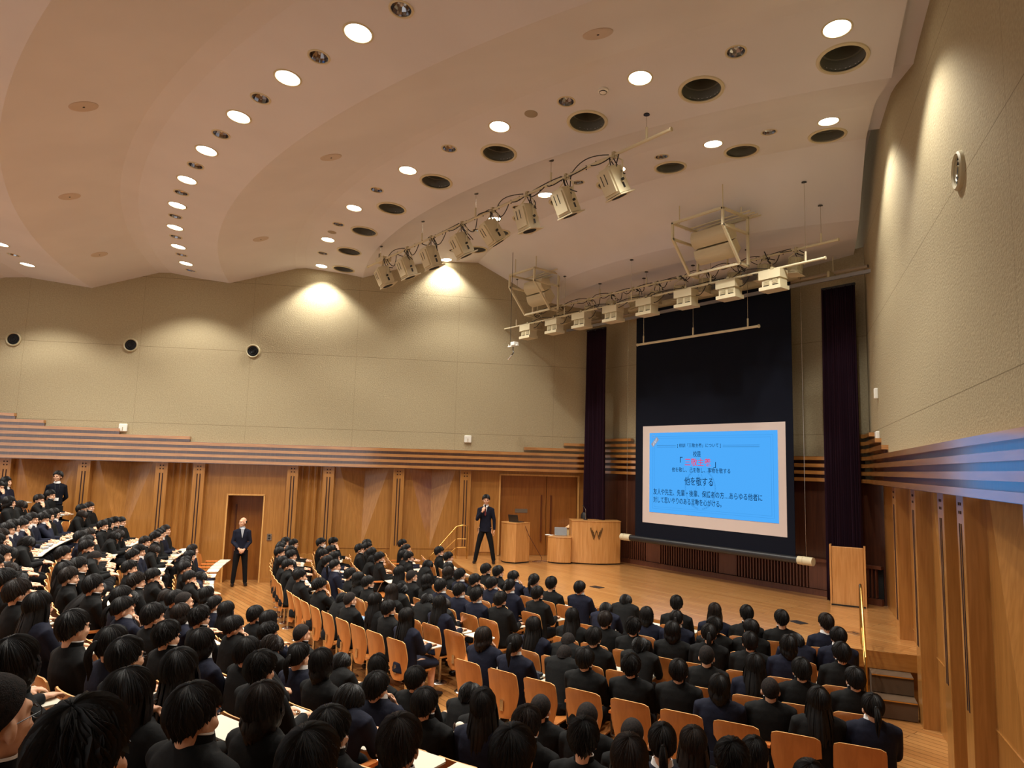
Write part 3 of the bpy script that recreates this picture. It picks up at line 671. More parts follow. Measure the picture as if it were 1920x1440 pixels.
# ---- hair: a scalp shell with several hundred overlapping locks running from the crown
def hair_mesh(style, seed, name):
    rnd = random.Random(seed); mb = MB(); crown = (rnd.uniform(-.15, .15), -.40)
    a, b_r, c = .088, .105, .110; cy, cz_ = -.012, .024
    def surf(t, ph, off=0.0):       # t polar from the crown, ph azimuth (0 front, pi back)
        st = sin(t); wb = max(0, -cos(ph)) ** .6; sy = sx_h = st
        if t > pi / 2:
            k = min(1, (t - pi / 2) * 1.6); sy = st + wb * max(0, 1.0 - .08 * k - st); sx_h = st + wb * max(0, (1 - .34 * k) - st)
        p = Vector(((a + off) * sx_h * sin(ph), (b_r + off) * sy * cos(ph), (c + off) * cos(t)))
        if p.z < .01 and wb < .2: p.x *= 1 - min(.2, (.01 - p.z) * 1.0)
        q = Matrix.Rotation(.32, 3, 'X') @ p            # tilt crown backwards
        return Vector((q.x, q.y + cy, q.z + cz_))
    def endt(ph):                    # hairline
        f = abs(((ph + pi) % (2 * pi)) - pi) / pi    # 0 front .. 1 back
        if style in ('s', 'w'): pts = [(0, 1.50), (.20, 1.58), (.34, 1.50), (.42, 1.72), (.47, 1.90), (.53, 1.70), (.60, 1.84), (.70, 2.05), (.85, 2.18), (1, 2.22)]
        elif style == 'z': pts = [(0, 1.10), (.25, 1.22), (.42, 1.45), (.5, 1.55), (.6, 1.65), (.75, 2.02), (1, 2.15)]
        elif style == 'p': pts = [(0, 1.25), (.25, 1.35), (.42, 1.55), (.55, 1.62), (.7, 1.95), (1, 2.1)]
        else: pts = [(0, 1.55), (.18, 1.60), (.30, 1.75), (.42, 2.0), (.6, 2.15), (1, 2.3)]
        for (u, x), (v, y) in zip(pts, pts[1:]):
            if f <= v: return x + (y - x) * (f - u) / (v - u)
        return pts[-1][1]
    # shell
    nU, nV = 40, 16; vs = []; th_ = {'z': -.003, 's': .004, 'w': .006}.get(style, .003)
    for i in range(nV + 1):
        for k in range(nU):
            ph = 2 * pi * k / nU; t = max(.001, endt(ph) * i / nV); vs.append(surf(t, ph, th_ * (1 - (i / nV) ** 4)))
    fs = [(i * nU + k, i * nU + (k + 1) % nU, (i + 1) * nU + (k + 1) % nU, (i + 1) * nU + k) for i in range(nV) for k in range(nU)]
    mb.add(vs, fs)
    if style == 'z': return mb.mesh(name, [M_STUB], True, fix=False)
    nl = {'p': 260, 's': 420, 'w': 420}.get(style, 330)
    for n in range(nl):
        ph = 2 * pi * (n * .61803 % 1) + rnd.uniform(-.1, .1); lay = rnd.random()
        t0 = rnd.uniform(.02, .75) if lay > .4 else rnd.uniform(.02, .2); te = endt(ph) * rnd.uniform(.86, 1.05)
        t1 = min(te, t0 + rnd.uniform(.9, 1.5)) if lay > .6 else te
        if lay <= .6: t1 = te
        wd = rnd.uniform(.009, .016) * (1.25 if style == 'w' else 1); lift = rnd.uniform(.003, .013) * (1.7 if style == 'w' else 1); flick = rnd.uniform(-.004, .010) if style in 'sw' and rnd.random() < .5 else 0
        swirl = rnd.uniform(.05, .35); ns = 8; row = []; wav = rnd.uniform(0, 6.28); amp = .12 if style == 'w' else (.07 if style == 's' else .02)
        for i in range(ns + 1):
            u = i / ns; t = t0 + (t1 - t0) * u; p2 = ph + swirl * (1 - u) * .6 * (1 - min(1, t / 1.2)) + amp * sin(u * 7 + wav)
            ctr = surf(t, p2, th_ * (1 - .6 * u ** 3) + lift * sin(pi * min(1, u * .75 + .12)) + .0005 + flick * u ** 2)
            wv = wd * (sin(pi * (.12 + .80 * u)) ** .7) * min(1.0, .35 + t)
            dphi = wv / max(.02, .09 * sin(t))
            l = surf(t, p2 - dphi, th_ * (1 - .6 * u ** 3) + .0005 + flick * u ** 2 * .7); r = surf(t, p2 + dphi, th_ * (1 - .6 * u ** 3) + .0005 + flick * u ** 2 * .7)
            if i == ns: l = r = ctr
            row += [l, ctr, r]
        if style in ('b', 'l'):
            f = abs(((ph + pi) % (2 * pi)) - pi) / pi
            if f > .30 and t1 >= te - .01:
                L = (.075 if style == 'b' else .25) * rnd.uniform(.85, 1.08) * (1 if f > .42 else .8); base = surf(te, ph, .004); out = Vector((sin(ph), cos(ph), 0))
                row = row[:-3]
                for i in range(1, 6):
                    u = i / 5; z = base.z - L * u; bulge = (.010 * sin(pi * u) - (.018 * u * u if style == 'b' else -.012 * u)) + lift
                    ctr = Vector((base.x + out.x * (bulge + (.012 * u if style == 'l' else 0)), base.y + out.y * bulge - (.012 * u if style == 'l' else 0), z))
                    wv = wd * 1.25 * (1 - .75 * u ** 3); tx = Vector((out.y, -out.x, 0)) * wv
                    row += [ctr - tx - out * .003, ctr, ctr + tx - out * .003]
        m = len(row) // 3
        mb.add(row, [(i * 3 + k, i * 3 + k + 1, i * 3 + k + 4, i * 3 + k + 3) for i in range(m - 1) for k in (0, 1)])
    if style in ('b', 'l'):         # inner body of the falling hair
        L = .07 if style == 'b' else .235; rings = []
        for i in range(6):
            u = i / 5; rings.append((0, -.035 - (.012 * u if style == 'l' else 0), -.05 - L * u, .072 - (.012 * u if style == 'b' else .004 * u), .052 - .012 * u))
        mb.loft(rings, 20)
    if style == 'p':
        root = Vector((0, -.118, .035)); mb.ell(root, (.022, .02, .02))
        for n in range(46):
            ph = n * 2.4; rr = .016 * sqrt((n + 1) / 46); L = rnd.uniform(.16, .25)
            pts = []
            for i in range(7):
                u = i / 6; s_ = rr * (1 + .9 * sin(pi * u) - .6 * u); pts.append(root + Vector((s_ * cos(ph), -.012 - .03 * sin(pi * min(1, u * 1.2)) + s_ * sin(ph) * .7, -L * u + .012 * sin(pi * u))))
            mb.tube(pts, [.005, .006, .006, .006, .0055, .004, .001], 4, caps=False)
    return mb.mesh(name, [M_HAIR], True, fix=False)
HAIR = {}
for st_, nvar in (('s', 4), ('w', 2), ('b', 2), ('l', 2), ('p', 2), ('z', 1)):
    HAIR[st_] = [hair_mesh(st_, 100 + 7 * i + ord(st_), 'hair') for i in range(nvar)]
# accessories
def mask_mesh():
    mb = MB(); rows = []
    for i in range(7):
        v = i / 6
        for k in range(9):
            u = k / 8 * 2 - 1; rows.append((.058 * u, .112 - .040 * u * u + .012 * sin(pi * v) * (1 - u * u), -.012 - .085 * v * (1 - .25 * u * u)))
    mb.add(rows, [(i * 9 + k, i * 9 + k + 1, (i + 1) * 9 + k + 1, (i + 1) * 9 + k) for i in range(6) for k in range(8)])
    for s in (-1, 1): mb.tube([(s * .058, .072, -.02), (s * .078, .01, .0)], .0012, 4); mb.tube([(s * .056, .072, -.085), (s * .076, .0, -.03)], .0012, 4)
    return mb.mesh('face_mask', [M_SHIRT], True)
mask_me = mask_mesh()
def glasses_mesh():
    mb = MB()
    for s in (-1, 1):
        mb.lathe([(.020, -.001), (.022, 0), (.020, .001)], 16, (s * .030, .108, .004), (0, 1, 0), close=True); mb.tube([(s * .052, .104, .006), (s * .078, .0, .004)], .0014, 5)
    mb.tube([(-.009, .110, .006), (.009, .110, .006)], .0012, 5); return mb.mesh('glasses', [M_BLACKM], True)
glasses_me = glasses_mesh()
def make_person(M, style, cloth, pose, label, group, glasses=False, mask=False, yaw=0, rnd=random):
    P = BODY[pose]; r = ob('person', P['body'], None, M, label=label, cat='person', group=group)
    jm = M_NAVY if cloth == 'n' else M_GAK
    Mh = P['head']
    girl = style in 'blp'
    h = ob('hair', rnd.choice(HAIR[style]), r, Mh @ Matrix.Diagonal((rnd.uniform(1.0, 1.09) * rnd.choice((-1, 1)), rnd.uniform(1.0, 1.07), rnd.uniform(.99, 1.06), 1)))
    if style in 'slbw' and rnd.random() < .15: h.material_slots[0].link = 'OBJECT'; h.material_slots[0].material = M_HAIRB
    ob('jacket', P['jacket'], r, mat=jm)
    ob('collar', P['shirt'] if cloth == 'n' else P['collar'], r)
    ob('skirt' if girl else 'trousers', P['skirt'] if girl else P['trousers'], r)
    for s in P['shoes']: ob('shoe', s, r)
    for s in (-1, 1):
        ob('eye', eye_me, r, Mh @ T(s * .031, .0865, .003)); 
        if not girl: ob('eyebrow', brow_me, r, Mh @ T(s * .031, .097, .021))
    if glasses: ob('glasses', glasses_me, r, Mh)
    if mask: ob('face_mask', mask_me, r, Mh)
    return r
PEOPLE = """
F0 -27.43 -26.51 0.18 sk0
F0 -26.38 -26.38 -0.18 sk0
F0 -24.66 -24.58 0.18 sk0
F0 -22.88 -22.65 0.18 sk0
F0 -21.11 -20.72 -0.18 sk0
F0 -19.34 -18.79 0.18 sk0
F0 -17.56 -16.86 -0.18 sn0
F0 -15.79 -14.93 0.18 sk2
F0 -14.69 -14.69 0.18 sk0
F0 -13.01 -13.00 0.18 sk1
F0 -11.35 -11.35 0.18 sk2
F0 -7.54 -7.80 0.18 sk0
F0 -3.81 -4.30 0.13 wk1
F0 -1.16 -0.60 0.17 sk2
F0 1.07 1.35 0.18 zk0
F0 2.77 3.10 -0.08 lk0
F0 4.45 4.80 -0.03 sk0
F0 6.74 6.70 0.17 ln0
F0 12.02 11.70 0.18 bn1
F0 13.83 13.70 0.07 pn0
F0 15.59 15.60 -0.18 zk2
F0 17.39 17.60 0.14 sk0
F0 19.17 19.55 -0.03 wk0
F0 20.96 21.50 -0.18 sk0
F0 22.72 23.40 0.18 bn0
F0 24.48 25.30 -0.10 zk0
F0 26.24 27.20 0.18 lk0
F0 27.27 27.27 0.01 pn0
F1 -27.99 -27.99 -0.18 wk1
F1 -26.22 -26.22 0.18 sk0
F1 -20.98 -20.98 -0.18 sn0
F1 -19.21 -19.21 0.18 sk1
F1 -16.97 -16.97 -0.18 ln0
F1 -14.35 -14.35 0.18 sn0
F1 -11.40 -11.40 0.18 pn0
F1 -7.22 -7.22 0.18 sk0
F1 -5.45 -5.45 0.18 bk0
F1 -3.68 -3.68 0.18 sk0
F1 -1.91 -1.91 -0.18 wk2
F1 -0.13 -0.13 0.18 lk0
F1 1.64 1.64 -0.18 sk2
F1 3.41 3.41 -0.18 sk2
F1 5.18 5.18 0.18 ln0
F1 12.41 12.41 0.18 ln0
F1 14.18 14.18 0.14 zk2
F1 15.97 15.97 0.18 sk0
F1 17.74 17.74 -0.14 wk2
F1 21.35 21.35 0.05 zk0
F1 23.41 23.41 0.12 ln0
F1 25.19 25.19 -0.01 sk0
F1 27.19 27.19 -0.05 sk0
F2 -25.92 -25.92 -0.18 sk0
F2 -24.03 -24.03 -0.18 sk0
F2 -21.05 -21.05 0.18 sk0
F2 -19.16 -19.16 -0.18 bk0
F2 -17.27 -17.27 0.14 sk2
F2 -15.12 -15.12 -0.18 sk0
F2 -6.42 -6.42 0.18 lk0
F2 -4.16 -4.16 0.18 zk0
F2 -1.70 -1.70 0.18 bk0
F2 0.19 0.19 0.18 sn0
F2 2.07 2.07 0.03 sn0
F2 4.33 4.33 0.18 sn0
F2 6.22 6.22 -0.00 sk0
F2 12.40 12.40 0.18 lk0
F2 14.29 14.29 -0.04 sk0
F2 16.31 16.31 0.08 wk0
F2 18.22 18.22 -0.18 bk0
F2 20.25 20.25 -0.18 pk0
F2 22.39 22.39 -0.18 sk0
F2 24.27 24.27 -0.18 bn0
F2 26.71 26.71 -0.18 sk0
F3 -26.78 -26.78 -0.18 sk0
F3 -21.69 -21.69 -0.18 pn0
F3 -17.28 -17.28 0.18 sk0
F3 -15.26 -15.26 0.14 sk0
F3 -13.11 -13.11 -0.01 sk2
F3 -7.28 -7.28 -0.18 bk0
F3 -5.26 -5.26 0.18 bk0
F3 -3.24 -3.24 0.12 sn0
F3 -1.22 -1.22 0.18 sk1
F3 1.12 1.12 0.18 sn1
F3 3.15 3.15 0.04 pn0
F3 6.42 6.42 0.18 sk0
F3 11.39 11.39 -0.18 sn2
F3 15.37 15.37 0.16 bn0
F3 17.39 17.39 0.18 pn0
F3 19.76 19.76 0.17 wk0
F3 21.78 21.78 -0.04 sk0
F3 24.53 24.53 0.18 sn2
F3 26.55 26.55 -0.18 sn0
F4 -18.50 -18.50 0.18 sk0
F4 -14.92 -14.92 0.18 sn0
F4 -5.61 -5.61 0.18 sk0
F4 -3.44 -3.44 0.18 sk0
F4 -1.27 -1.27 0.11 sn1
F4 1.84 1.84 0.18 pn0
F4 4.09 4.09 0.18 sk3
F4 6.26 6.26 -0.12 sn0
F4 10.46 10.46 -0.18 sk2
F4 15.75 15.75 0.18 sk3
F4 18.58 18.58 0.18 ln3
F4 20.76 20.76 0.18 sk3
F4 23.03 23.03 0.10 sk3
F4 25.74 25.74 0.11 sn3
R0 -21.35 -21.35 0.18 ln3
R0 -18.79 -18.79 0.18 bk0
R0 -15.78 -15.78 0.18 lk0
R0 -14.08 -14.08 0.18 bk0
R0 -12.59 -12.59 0.15 sk0
R0 -11.09 -11.09 0.03 sn2
R0 -9.35 -9.35 0.18 sk1
R0 -3.67 -3.67 0.02 bk0
R0 -0.88 -0.88 0.13 pn0
R0 0.90 0.90 0.11 lk0
R0 2.39 2.39 -0.18 sk0
R0 3.89 3.89 -0.15 bk0
R0 5.39 5.39 0.11 wn1
R0 6.88 6.88 -0.15 zk0
R0 9.92 9.92 0.07 sk2
R0 12.73 12.73 0.05 bk3
R0 14.22 14.22 -0.01 sk0
R0 15.76 15.76 -0.14 wk2
R0 17.25 17.25 0.18 sk0
R0 18.75 18.75 -0.18 zk0
R0 20.25 20.25 -0.18 zk0
R0 21.74 21.74 -0.02 zk3
R0 23.24 23.24 -0.18 lk3
R0 24.73 24.73 -0.18 sk3
R1 -26.42 -26.42 0.18 sk3
R1 -24.78 -24.78 0.18 bn0
R1 -23.01 -23.01 0.00 sk3
R1 -21.59 -21.59 0.00 wk0
R1 -19.76 -19.76 0.18 sk0
R1 -17.79 -17.79 0.00 sk2
R1 -14.47 -14.47 0.00 wn0
R1 -12.58 -12.58 0.06 sk0
R1 -7.44 -7.44 0.10 sk0
R1 -5.07 -5.07 -0.14 sk1
R1 -3.24 -3.24 0.18 wk0
R1 -0.51 -0.51 0.03 sk2
R1 0.94 0.94 -0.11 sk1
R1 2.36 2.36 -0.18 zn0
R1 4.29 4.29 0.08 bn0
R1 5.71 5.71 0.02 wk0
R1 7.13 7.13 -0.18 sk1
R1 9.66 9.66 -0.04 wk2
R1 12.16 12.16 -0.03 pn0
R1 13.58 13.58 0.02 bk3
R1 15.89 15.89 0.10 sn1
R1 17.63 17.63 0.18 sk0
R1 19.05 19.05 -0.07 ln3
R1 20.47 20.47 0.08 wk0
R1 21.89 21.89 0.18 wk3
R1 23.31 23.31 -0.18 pn3
R1 24.73 24.73 -0.18 wk3
R1 26.15 26.15 -0.03 sk3
R1 27.57 27.57 -0.18 sk3
R2 -25.24 -25.24 0.18 sk0
R2 -23.84 -23.84 0.18 wk0
R2 -22.47 -22.47 0.18 bk0
R2 -21.12 -21.12 0.18 sk0
R2 -19.77 -19.77 -0.18 sk2
R2 -18.41 -18.41 -0.18 sk2
R2 -17.06 -17.06 0.18 wk1
R2 -15.71 -15.71 -0.02 sk0
R2 -14.36 -14.36 0.05 sn0
R2 -13.00 -13.00 -0.12 lk0
R2 -11.65 -11.65 -0.18 sk0
R2 -10.30 -10.30 -0.18 sk1
R2 -8.94 -8.94 -0.18 zk2
R2 -7.02 -7.02 0.12 sk0
R2 -3.17 -3.17 -0.08 sk0
R2 -1.81 -1.81 0.18 lk0
R2 -0.46 -0.46 0.10 sk0
R2 0.89 0.89 0.03 lk2
R2 2.25 2.25 -0.04 sk0
R2 3.60 3.60 -0.16 sk2
R2 4.95 4.95 -0.18 pn0
R2 6.37 6.37 0.01 pn1
R2 8.16 8.16 -0.12 sk0
R2 10.71 10.71 0.08 wk0
R2 12.06 12.06 -0.01 bn0
R2 13.41 13.41 -0.13 sk1
R2 15.16 15.16 0.09 wk0
R2 17.21 17.21 0.01 sn2
R2 23.59 23.59 -0.12 bk3
R3 -27.08 -27.08 0.18 sk0
R3 -25.78 -25.78 0.18 sk0
R3 -24.49 -24.49 0.18 sk2
R3 -20.64 -20.64 0.07 bn0
R3 -19.35 -19.35 0.05 bk0
R3 -18.06 -18.06 0.06 sn1
R3 -16.77 -16.77 0.18 sn0
R3 -15.47 -15.47 0.17 sk0
R3 -14.18 -14.18 0.18 sn1
R3 -12.89 -12.89 0.18 bn0
R3 -11.60 -11.60 0.15 sn0
R3 -9.37 -9.37 0.10 sk1
R3 -8.08 -8.08 -0.18 sk2
R3 -6.33 -6.33 0.00 bk0
R3 -4.81 -4.81 0.00 lk2
R3 -2.00 -2.00 -0.11 sn0
R3 -0.26 -0.26 0.00 sk2
R3 1.25 1.25 0.00 sk0
R3 2.77 2.77 0.00 bn2
R3 4.67 4.67 -0.00 sk0
R3 6.67 6.67 -0.01 sk0
R3 8.85 8.85 -0.01 ln0
R3 11.98 11.98 0.02 sk3
R3 13.62 13.62 0.00 pn0
R3 15.02 15.02 0.18 sk3
R3 16.43 16.43 0.02 lk3
R3 18.92 18.92 0.12 bk0
R3 20.32 20.32 0.18 sk0
R3 21.62 21.62 0.18 sk3
R3 22.91 22.91 -0.14 sk3
R4 -26.70 -26.70 0.00 sk0
R4 -24.86 -24.86 0.00 sk1
R4 -21.96 -21.96 0.18 sk2
R4 -19.62 -19.62 -0.18 bk0
R4 -17.89 -17.89 0.00 sn0
R4 -16.52 -16.52 0.00 sk2
R4 -15.00 -15.00 0.00 sk0
R4 14.62 14.62 0.00 sk0
R4 17.06 17.06 0.07 bk3
R4 18.84 18.84 -0.07 lk1
R4 20.30 20.30 -0.07 sk0
R4 22.44 22.44 0.03 sk3
R5 -26.61 -26.61 0.00 ln3
R5 -25.41 -25.41 0.00 sn1
R5 -23.99 -23.99 0.00 sk2
R5 -22.22 -22.22 0.00 sk2
R5 21.22 21.22 -0.18 zk3
R5 22.40 22.40 -0.18 wk3
"""
EMPTY = """
F0 -6.00
F0 -2.50
F1 7.21
F2 -13.11
F3 -24.24
F3 -19.49
F4 -25.23
F4 -22.99
F4 -20.75
F4 13.10
R0 -26.40
R0 -24.72
R0 -23.03
R0 -7.46
R0 -5.56
R1 -16.13
R2 -5.09
R2 18.81
R2 20.40
R2 22.00
R3 -3.40
R4 -23.41
"""
# ================================================================ seats, desks, papers
def chair_meshes():
    # plywood shell back, gently curved, rounded trapezoid
    def back():
        mb = MB(); nz, nx = 18, 12; V = {}
        for side in (0, 1):
            for i in range(nz + 1):
                v = i / nz; z = .335 + .545 * v
                hw = .135 + .085 * min(1, v / .55) ** .8 if v < .55 else .220 - .012 * (v - .55)
                if v > .90: hw -= .05 * ((v - .90) / .10) ** 2.4
                if v < .10: hw -= .04 * ((.10 - v) / .10) ** 2
                for k in range(nx + 1):
                    u = k / nx * 2 - 1; y = -.215 - .055 * v + .035 * sin(v * pi) * 1.0 - .028 * (1 - u * u) + (.0 if side == 0 else -.013)
                    V[(side, i, k)] = len(V); mb.v.append((hw * u, y, z + (-.010 * u * u if v > .95 else 0)))
        ft, ed = [], []
        for i in range(nz):
            for k in range(nx):
                ft.append((V[0, i, k], V[0, i, k + 1], V[0, i + 1, k + 1], V[0, i + 1, k])); ft.append((V[1, i, k], V[1, i + 1, k], V[1, i + 1, k + 1], V[1, i, k + 1]))
            ed.append((V[0, i, 0], V[0, i + 1, 0], V[1, i + 1, 0], V[1, i, 0])); ed.append((V[0, i, nx], V[1, i, nx], V[1, i + 1, nx], V[0, i + 1, nx]))
        for k in range(nx): ed.append((V[0, 0, k], V[1, 0, k], V[1, 0, k + 1], V[0, 0, k + 1])); ed.append((V[0, nz, k], V[0, nz, k + 1], V[1, nz, k + 1], V[1, nz, k]))
        mb.f = ft + ed; mb.mi = [0] * len(ft) + [1] * len(ed); return mb.mesh('backrest', [M_PLY, M_PLYE], True)
    seat = MB().box((0, .0, .425), (.42, .42, .016), Matrix.Rotation(.05, 3, 'X')); sm = seat.mesh('seat', [M_PLY])
    post = MB().tube([(0, -.06, 0.012), (0, -.06, .40)], .024, 14); post.box((0, -.02, .405), (.30, .05, .02)); post.tube([(0, -.08, .40), (0, -.22, .43), (0, -.245, .50)], [.014, .014, .012], 8)
    pm = post.mesh('pedestal', [M_STEEL], True)
    bs = MB().lathe([(.001, .03), (.03, .03), (.10, .014), (.115, 0), (.001, 0)], 24, (0, -.06, 0)); bm2 = bs.mesh('base', [M_STEEL], True)
    br = MB().box((0, -.256, .475), (.048, .012, .12)); brm = br.mesh('bracket', [M_STEEL])
    ar = MB()
    ar.prism([(-.292, -.14), (-.238, -.14), (-.236, .17), (-.266, .185), (-.296, .17)], .655, .680)
    am = ar.mesh('armrest', [M_ARM])
    fr = MB(); fr.tube([(-.265, -.13, .655), (-.255, -.14, .44), (-.10, -.08, .40)], .011, 8); fr.tube([(-.265, .16, .655), (-.262, .05, .42), (-.20, -.04, .40)], .011, 8); fr.tube([(-.27, .17, .66), (-.27, .26, .69)], .011, 8)
    fm = fr.mesh('arm_frame', [M_STEEL], True)
    tb = MB(); tb.prism([(-.29, .20), (.13, .20), (.17, .24), (.17, .40), (.13, .44), (-.29, .44)], .690, .703); tm = tb.mesh('writing_tablet', [M_TABLET])
    return back(), sm, pm, bm2, brm, am, fm, tm
CH = chair_meshes()
def make_chair(M, label, group, tablet=True):
    r = ob('lecture_seat', None, None, M, label=label, cat='chair', group=group)
    for n, me in zip(('backrest', 'seat', 'pedestal', 'base', 'bracket', 'armrest', 'arm_frame'), CH): ob(n, me, r)
    if tablet: ob('writing_tablet', CH[7], r)
    return r
FR = [15.78 - .91 * k for k in range(5)]; RRW = [17.62 + .93 * k for k in range(7)]
def seat_M(kind, k, th, dev=0.0, yaw=0.0):
    R_ = (FR if kind == 'F' else RRW)[k] - 0 + dev; t = radians(th); x, y = R_ * sin(t), -R_ * cos(t)
    a = t + yaw                       # facing the stage centre
    return Matrix.Translation((x, y, TIER * k if kind == 'R' else 0)) @ Matrix.Rotation(a, 4, 'Z')
rows = {}
rng = random.Random(4)
for ln in PEOPLE.split('\n'):
    if ln.strip():
        a, th, cth, dev, c = ln.split(); rows.setdefault((a[0], int(a[1])), []).append(['p', float(th), float(cth), float(dev), c[0], c[1], int(c[2])])
for ln in EMPTY.split('\n'):
    if ln.strip(): a, th = ln.split(); rows.setdefault((a[0], int(a[1])), []).append(['e', float(th), float(th), 0, '', '', 0])
ROWNAME = {('F', 4): 'front row', ('F', 3): 'second row', ('F', 2): 'third row', ('F', 1): 'fourth row', ('F', 0): 'fifth row', ('R', 0): 'aisle row', ('R', 1): 'first raised row', ('R', 2): 'second raised row', ('R', 3): 'third raised row', ('R', 4): 'fourth raised row', ('R', 5): 'fifth raised row', ('R', 6): 'sixth raised row'}
HN = {'s': 'short hair', 'w': 'tousled hair', 'z': 'cropped hair', 'b': 'bobbed hair', 'l': 'long hair', 'p': 'ponytail'}
CN = {'k': 'black', 'n': 'navy'}
PN = {0: '', 1: ', hand at face', 2: ', head bowed', 3: ''}
paper_mes = []
for i in range(4):
    m = MB(); m.prism([(-.10, -.07), (.10, -.075), (.105, .072), (-.098, .075)], 0, .002)
    if i % 2: m.box((.03, -.01, .004), (.15, .21 * .6, .004), Matrix.Rotation(.3, 3, 'Z'))
    if i > 1: m.box((-.06, .02, .006), (.09, .12, .008), Matrix.Rotation(-.2, 3, 'Z'))
    paper_mes.append(m.mesh('paper_sheets', [M_PAPER]))
pen_me = MB().tube([(-.06, 0, .006), (.05, .02, .006), (.07, .024, .006)], [.004, .004, .001], 8).mesh('pen', [M_BLACKM], True)
pouch_mats = [mat('blue_pouch', lin(120, 150, 190), .7), mat('black_pouch', lin(28, 28, 32), .7), mat('grey_pouch', lin(150, 150, 150), .7), mat('cream_pouch', lin(206, 194, 168), .7)]
def pouch_mesh(m):
    b = MB(); b.loft([(0, 0, 0, .085, .036), (0, 0, .012, .095, .042), (0, 0, .03, .09, .038), (0, 0, .038, .07, .02)], 20, 3.5); return b.mesh('pouch_body', [m], True)
pouch_mes = [pouch_mesh(m) for m in pouch_mats]
zip_me = MB().box((0, 0, .039), (.13, .006, .003)).mesh('zip', [M_STEEL])
POUCHN = ['blue', 'black', 'grey', 'cream']
def secof(th): return 'left block' if th < -10.5 else ('centre block' if th < 9.6 else 'right block')
npeople = 0
for key, L in rows.items():          # elbow room: nobody closer than 0.45 m to a neighbour
    R_ = (FR if key[0] == 'F' else RRW)[key[1]]; P_ = [e for e in L if e[0] == 'p']
    for _ in range(40):
        P_.sort(key=lambda e: e[1])
        for a, b in zip(P_, P_[1:]):
            g_ = .45 - radians(b[1] - a[1]) * R_
            if g_ > 0: a[1] -= degrees(g_ / 2 / R_); b[1] += degrees(g_ / 2 / R_)
    C_ = sorted(L, key=lambda e: (e[0] != 'e', e[2])); got = []
    for e in C_:
        if any(abs(radians(e[2] - c)) * R_ < .42 for c in got):
            if e[0] == 'p' and not any(abs(radians(e[1] - c)) * R_ < .42 for c in got): e[2] = e[1]
            else: e[5 if e[0] == 'x' else 2] = None; continue
        got.append(e[2])
for key, L in sorted(rows.items()):
    L.sort(key=lambda e: e[1]); cnt = {}
    for e in L:
        s = secof(e[1]); c = cnt[s] = cnt.get(s, -1) + 1; where = '%s, %s, %s from left' % (ROWNAME[key], s, nth(c))
        kind, k = key
        if e[0] == 'e' and e[2] is None: continue
        if e[0] == 'e':
            make_chair(seat_M(kind, k, e[2]), 'empty orange plywood lecture seat, ' + where, 'empty lecture seats'); continue
        _, th, cth, dev, hh, cl, po = e
        # everybody turns a little towards the presenter and screen
        t = radians(th); R_ = (FR if kind == 'F' else RRW)[k]; x, y = R_ * sin(t), -R_ * cos(t)
        want = atan2(-(-.6 - x), (-8.0 - y)); yaw = (want - t) * .8 + rng.uniform(-.12, .12)
        M = seat_M(kind, k, th, max(-.14, min(.10, dev)), yaw * .6)
        g = 'students seated in the ' + ROWNAME[key]
        gl = rng.random() < .15; mk = (hh in 's' and rng.random() < .03)
        make_person(M @ Matrix.Diagonal((1, 1, rng.uniform(.985, 1.02), 1)), hh, cl, po, '%s-uniform student, %s%s, %s' % (CN[cl], HN[hh], PN[po], where), g, gl, mk, 0, rng)
        npeople += 1
        if cth is None: continue
        Mc = seat_M(kind, k, cth)
        make_chair(Mc, 'occupied plywood lecture seat, ' + where, 'occupied lecture seats')
        if rng.random() < (.97 if th < -9 else .65):
            ob('paper_sheets', rng.choice(paper_mes), None, Mc @ T(-.10 + rng.uniform(-.04, .05), .32, .7035) @ rz(rng.uniform(-.3, .3)), label='white papers on desk, ' + where, cat='paper', group='papers on writing desks')
            q = rng.random()
            if q < .14:
                ci = rng.randrange(4); o = thing('pencil_pouch', '%s pencil pouch on the desk, %s' % (POUCHN[ci], where), 'pencil case', Mc @ T(.07, .34, .712) @ rz(rng.uniform(-.6, .6)), group='pencil pouches on desks')
                ob('pouch', pouch_mes[ci], o); ob('zip', zip_me, o)
            elif q < .24:
                ob('pen', pen_me, None, Mc @ T(-.06, .30, .708) @ rz(rng.uniform(-1, 1)), label='dark pen lying on papers, ' + where, cat='pen', group='pens on desks')

# ================================================================ stage: screen, curtains, furniture
ZS = .74
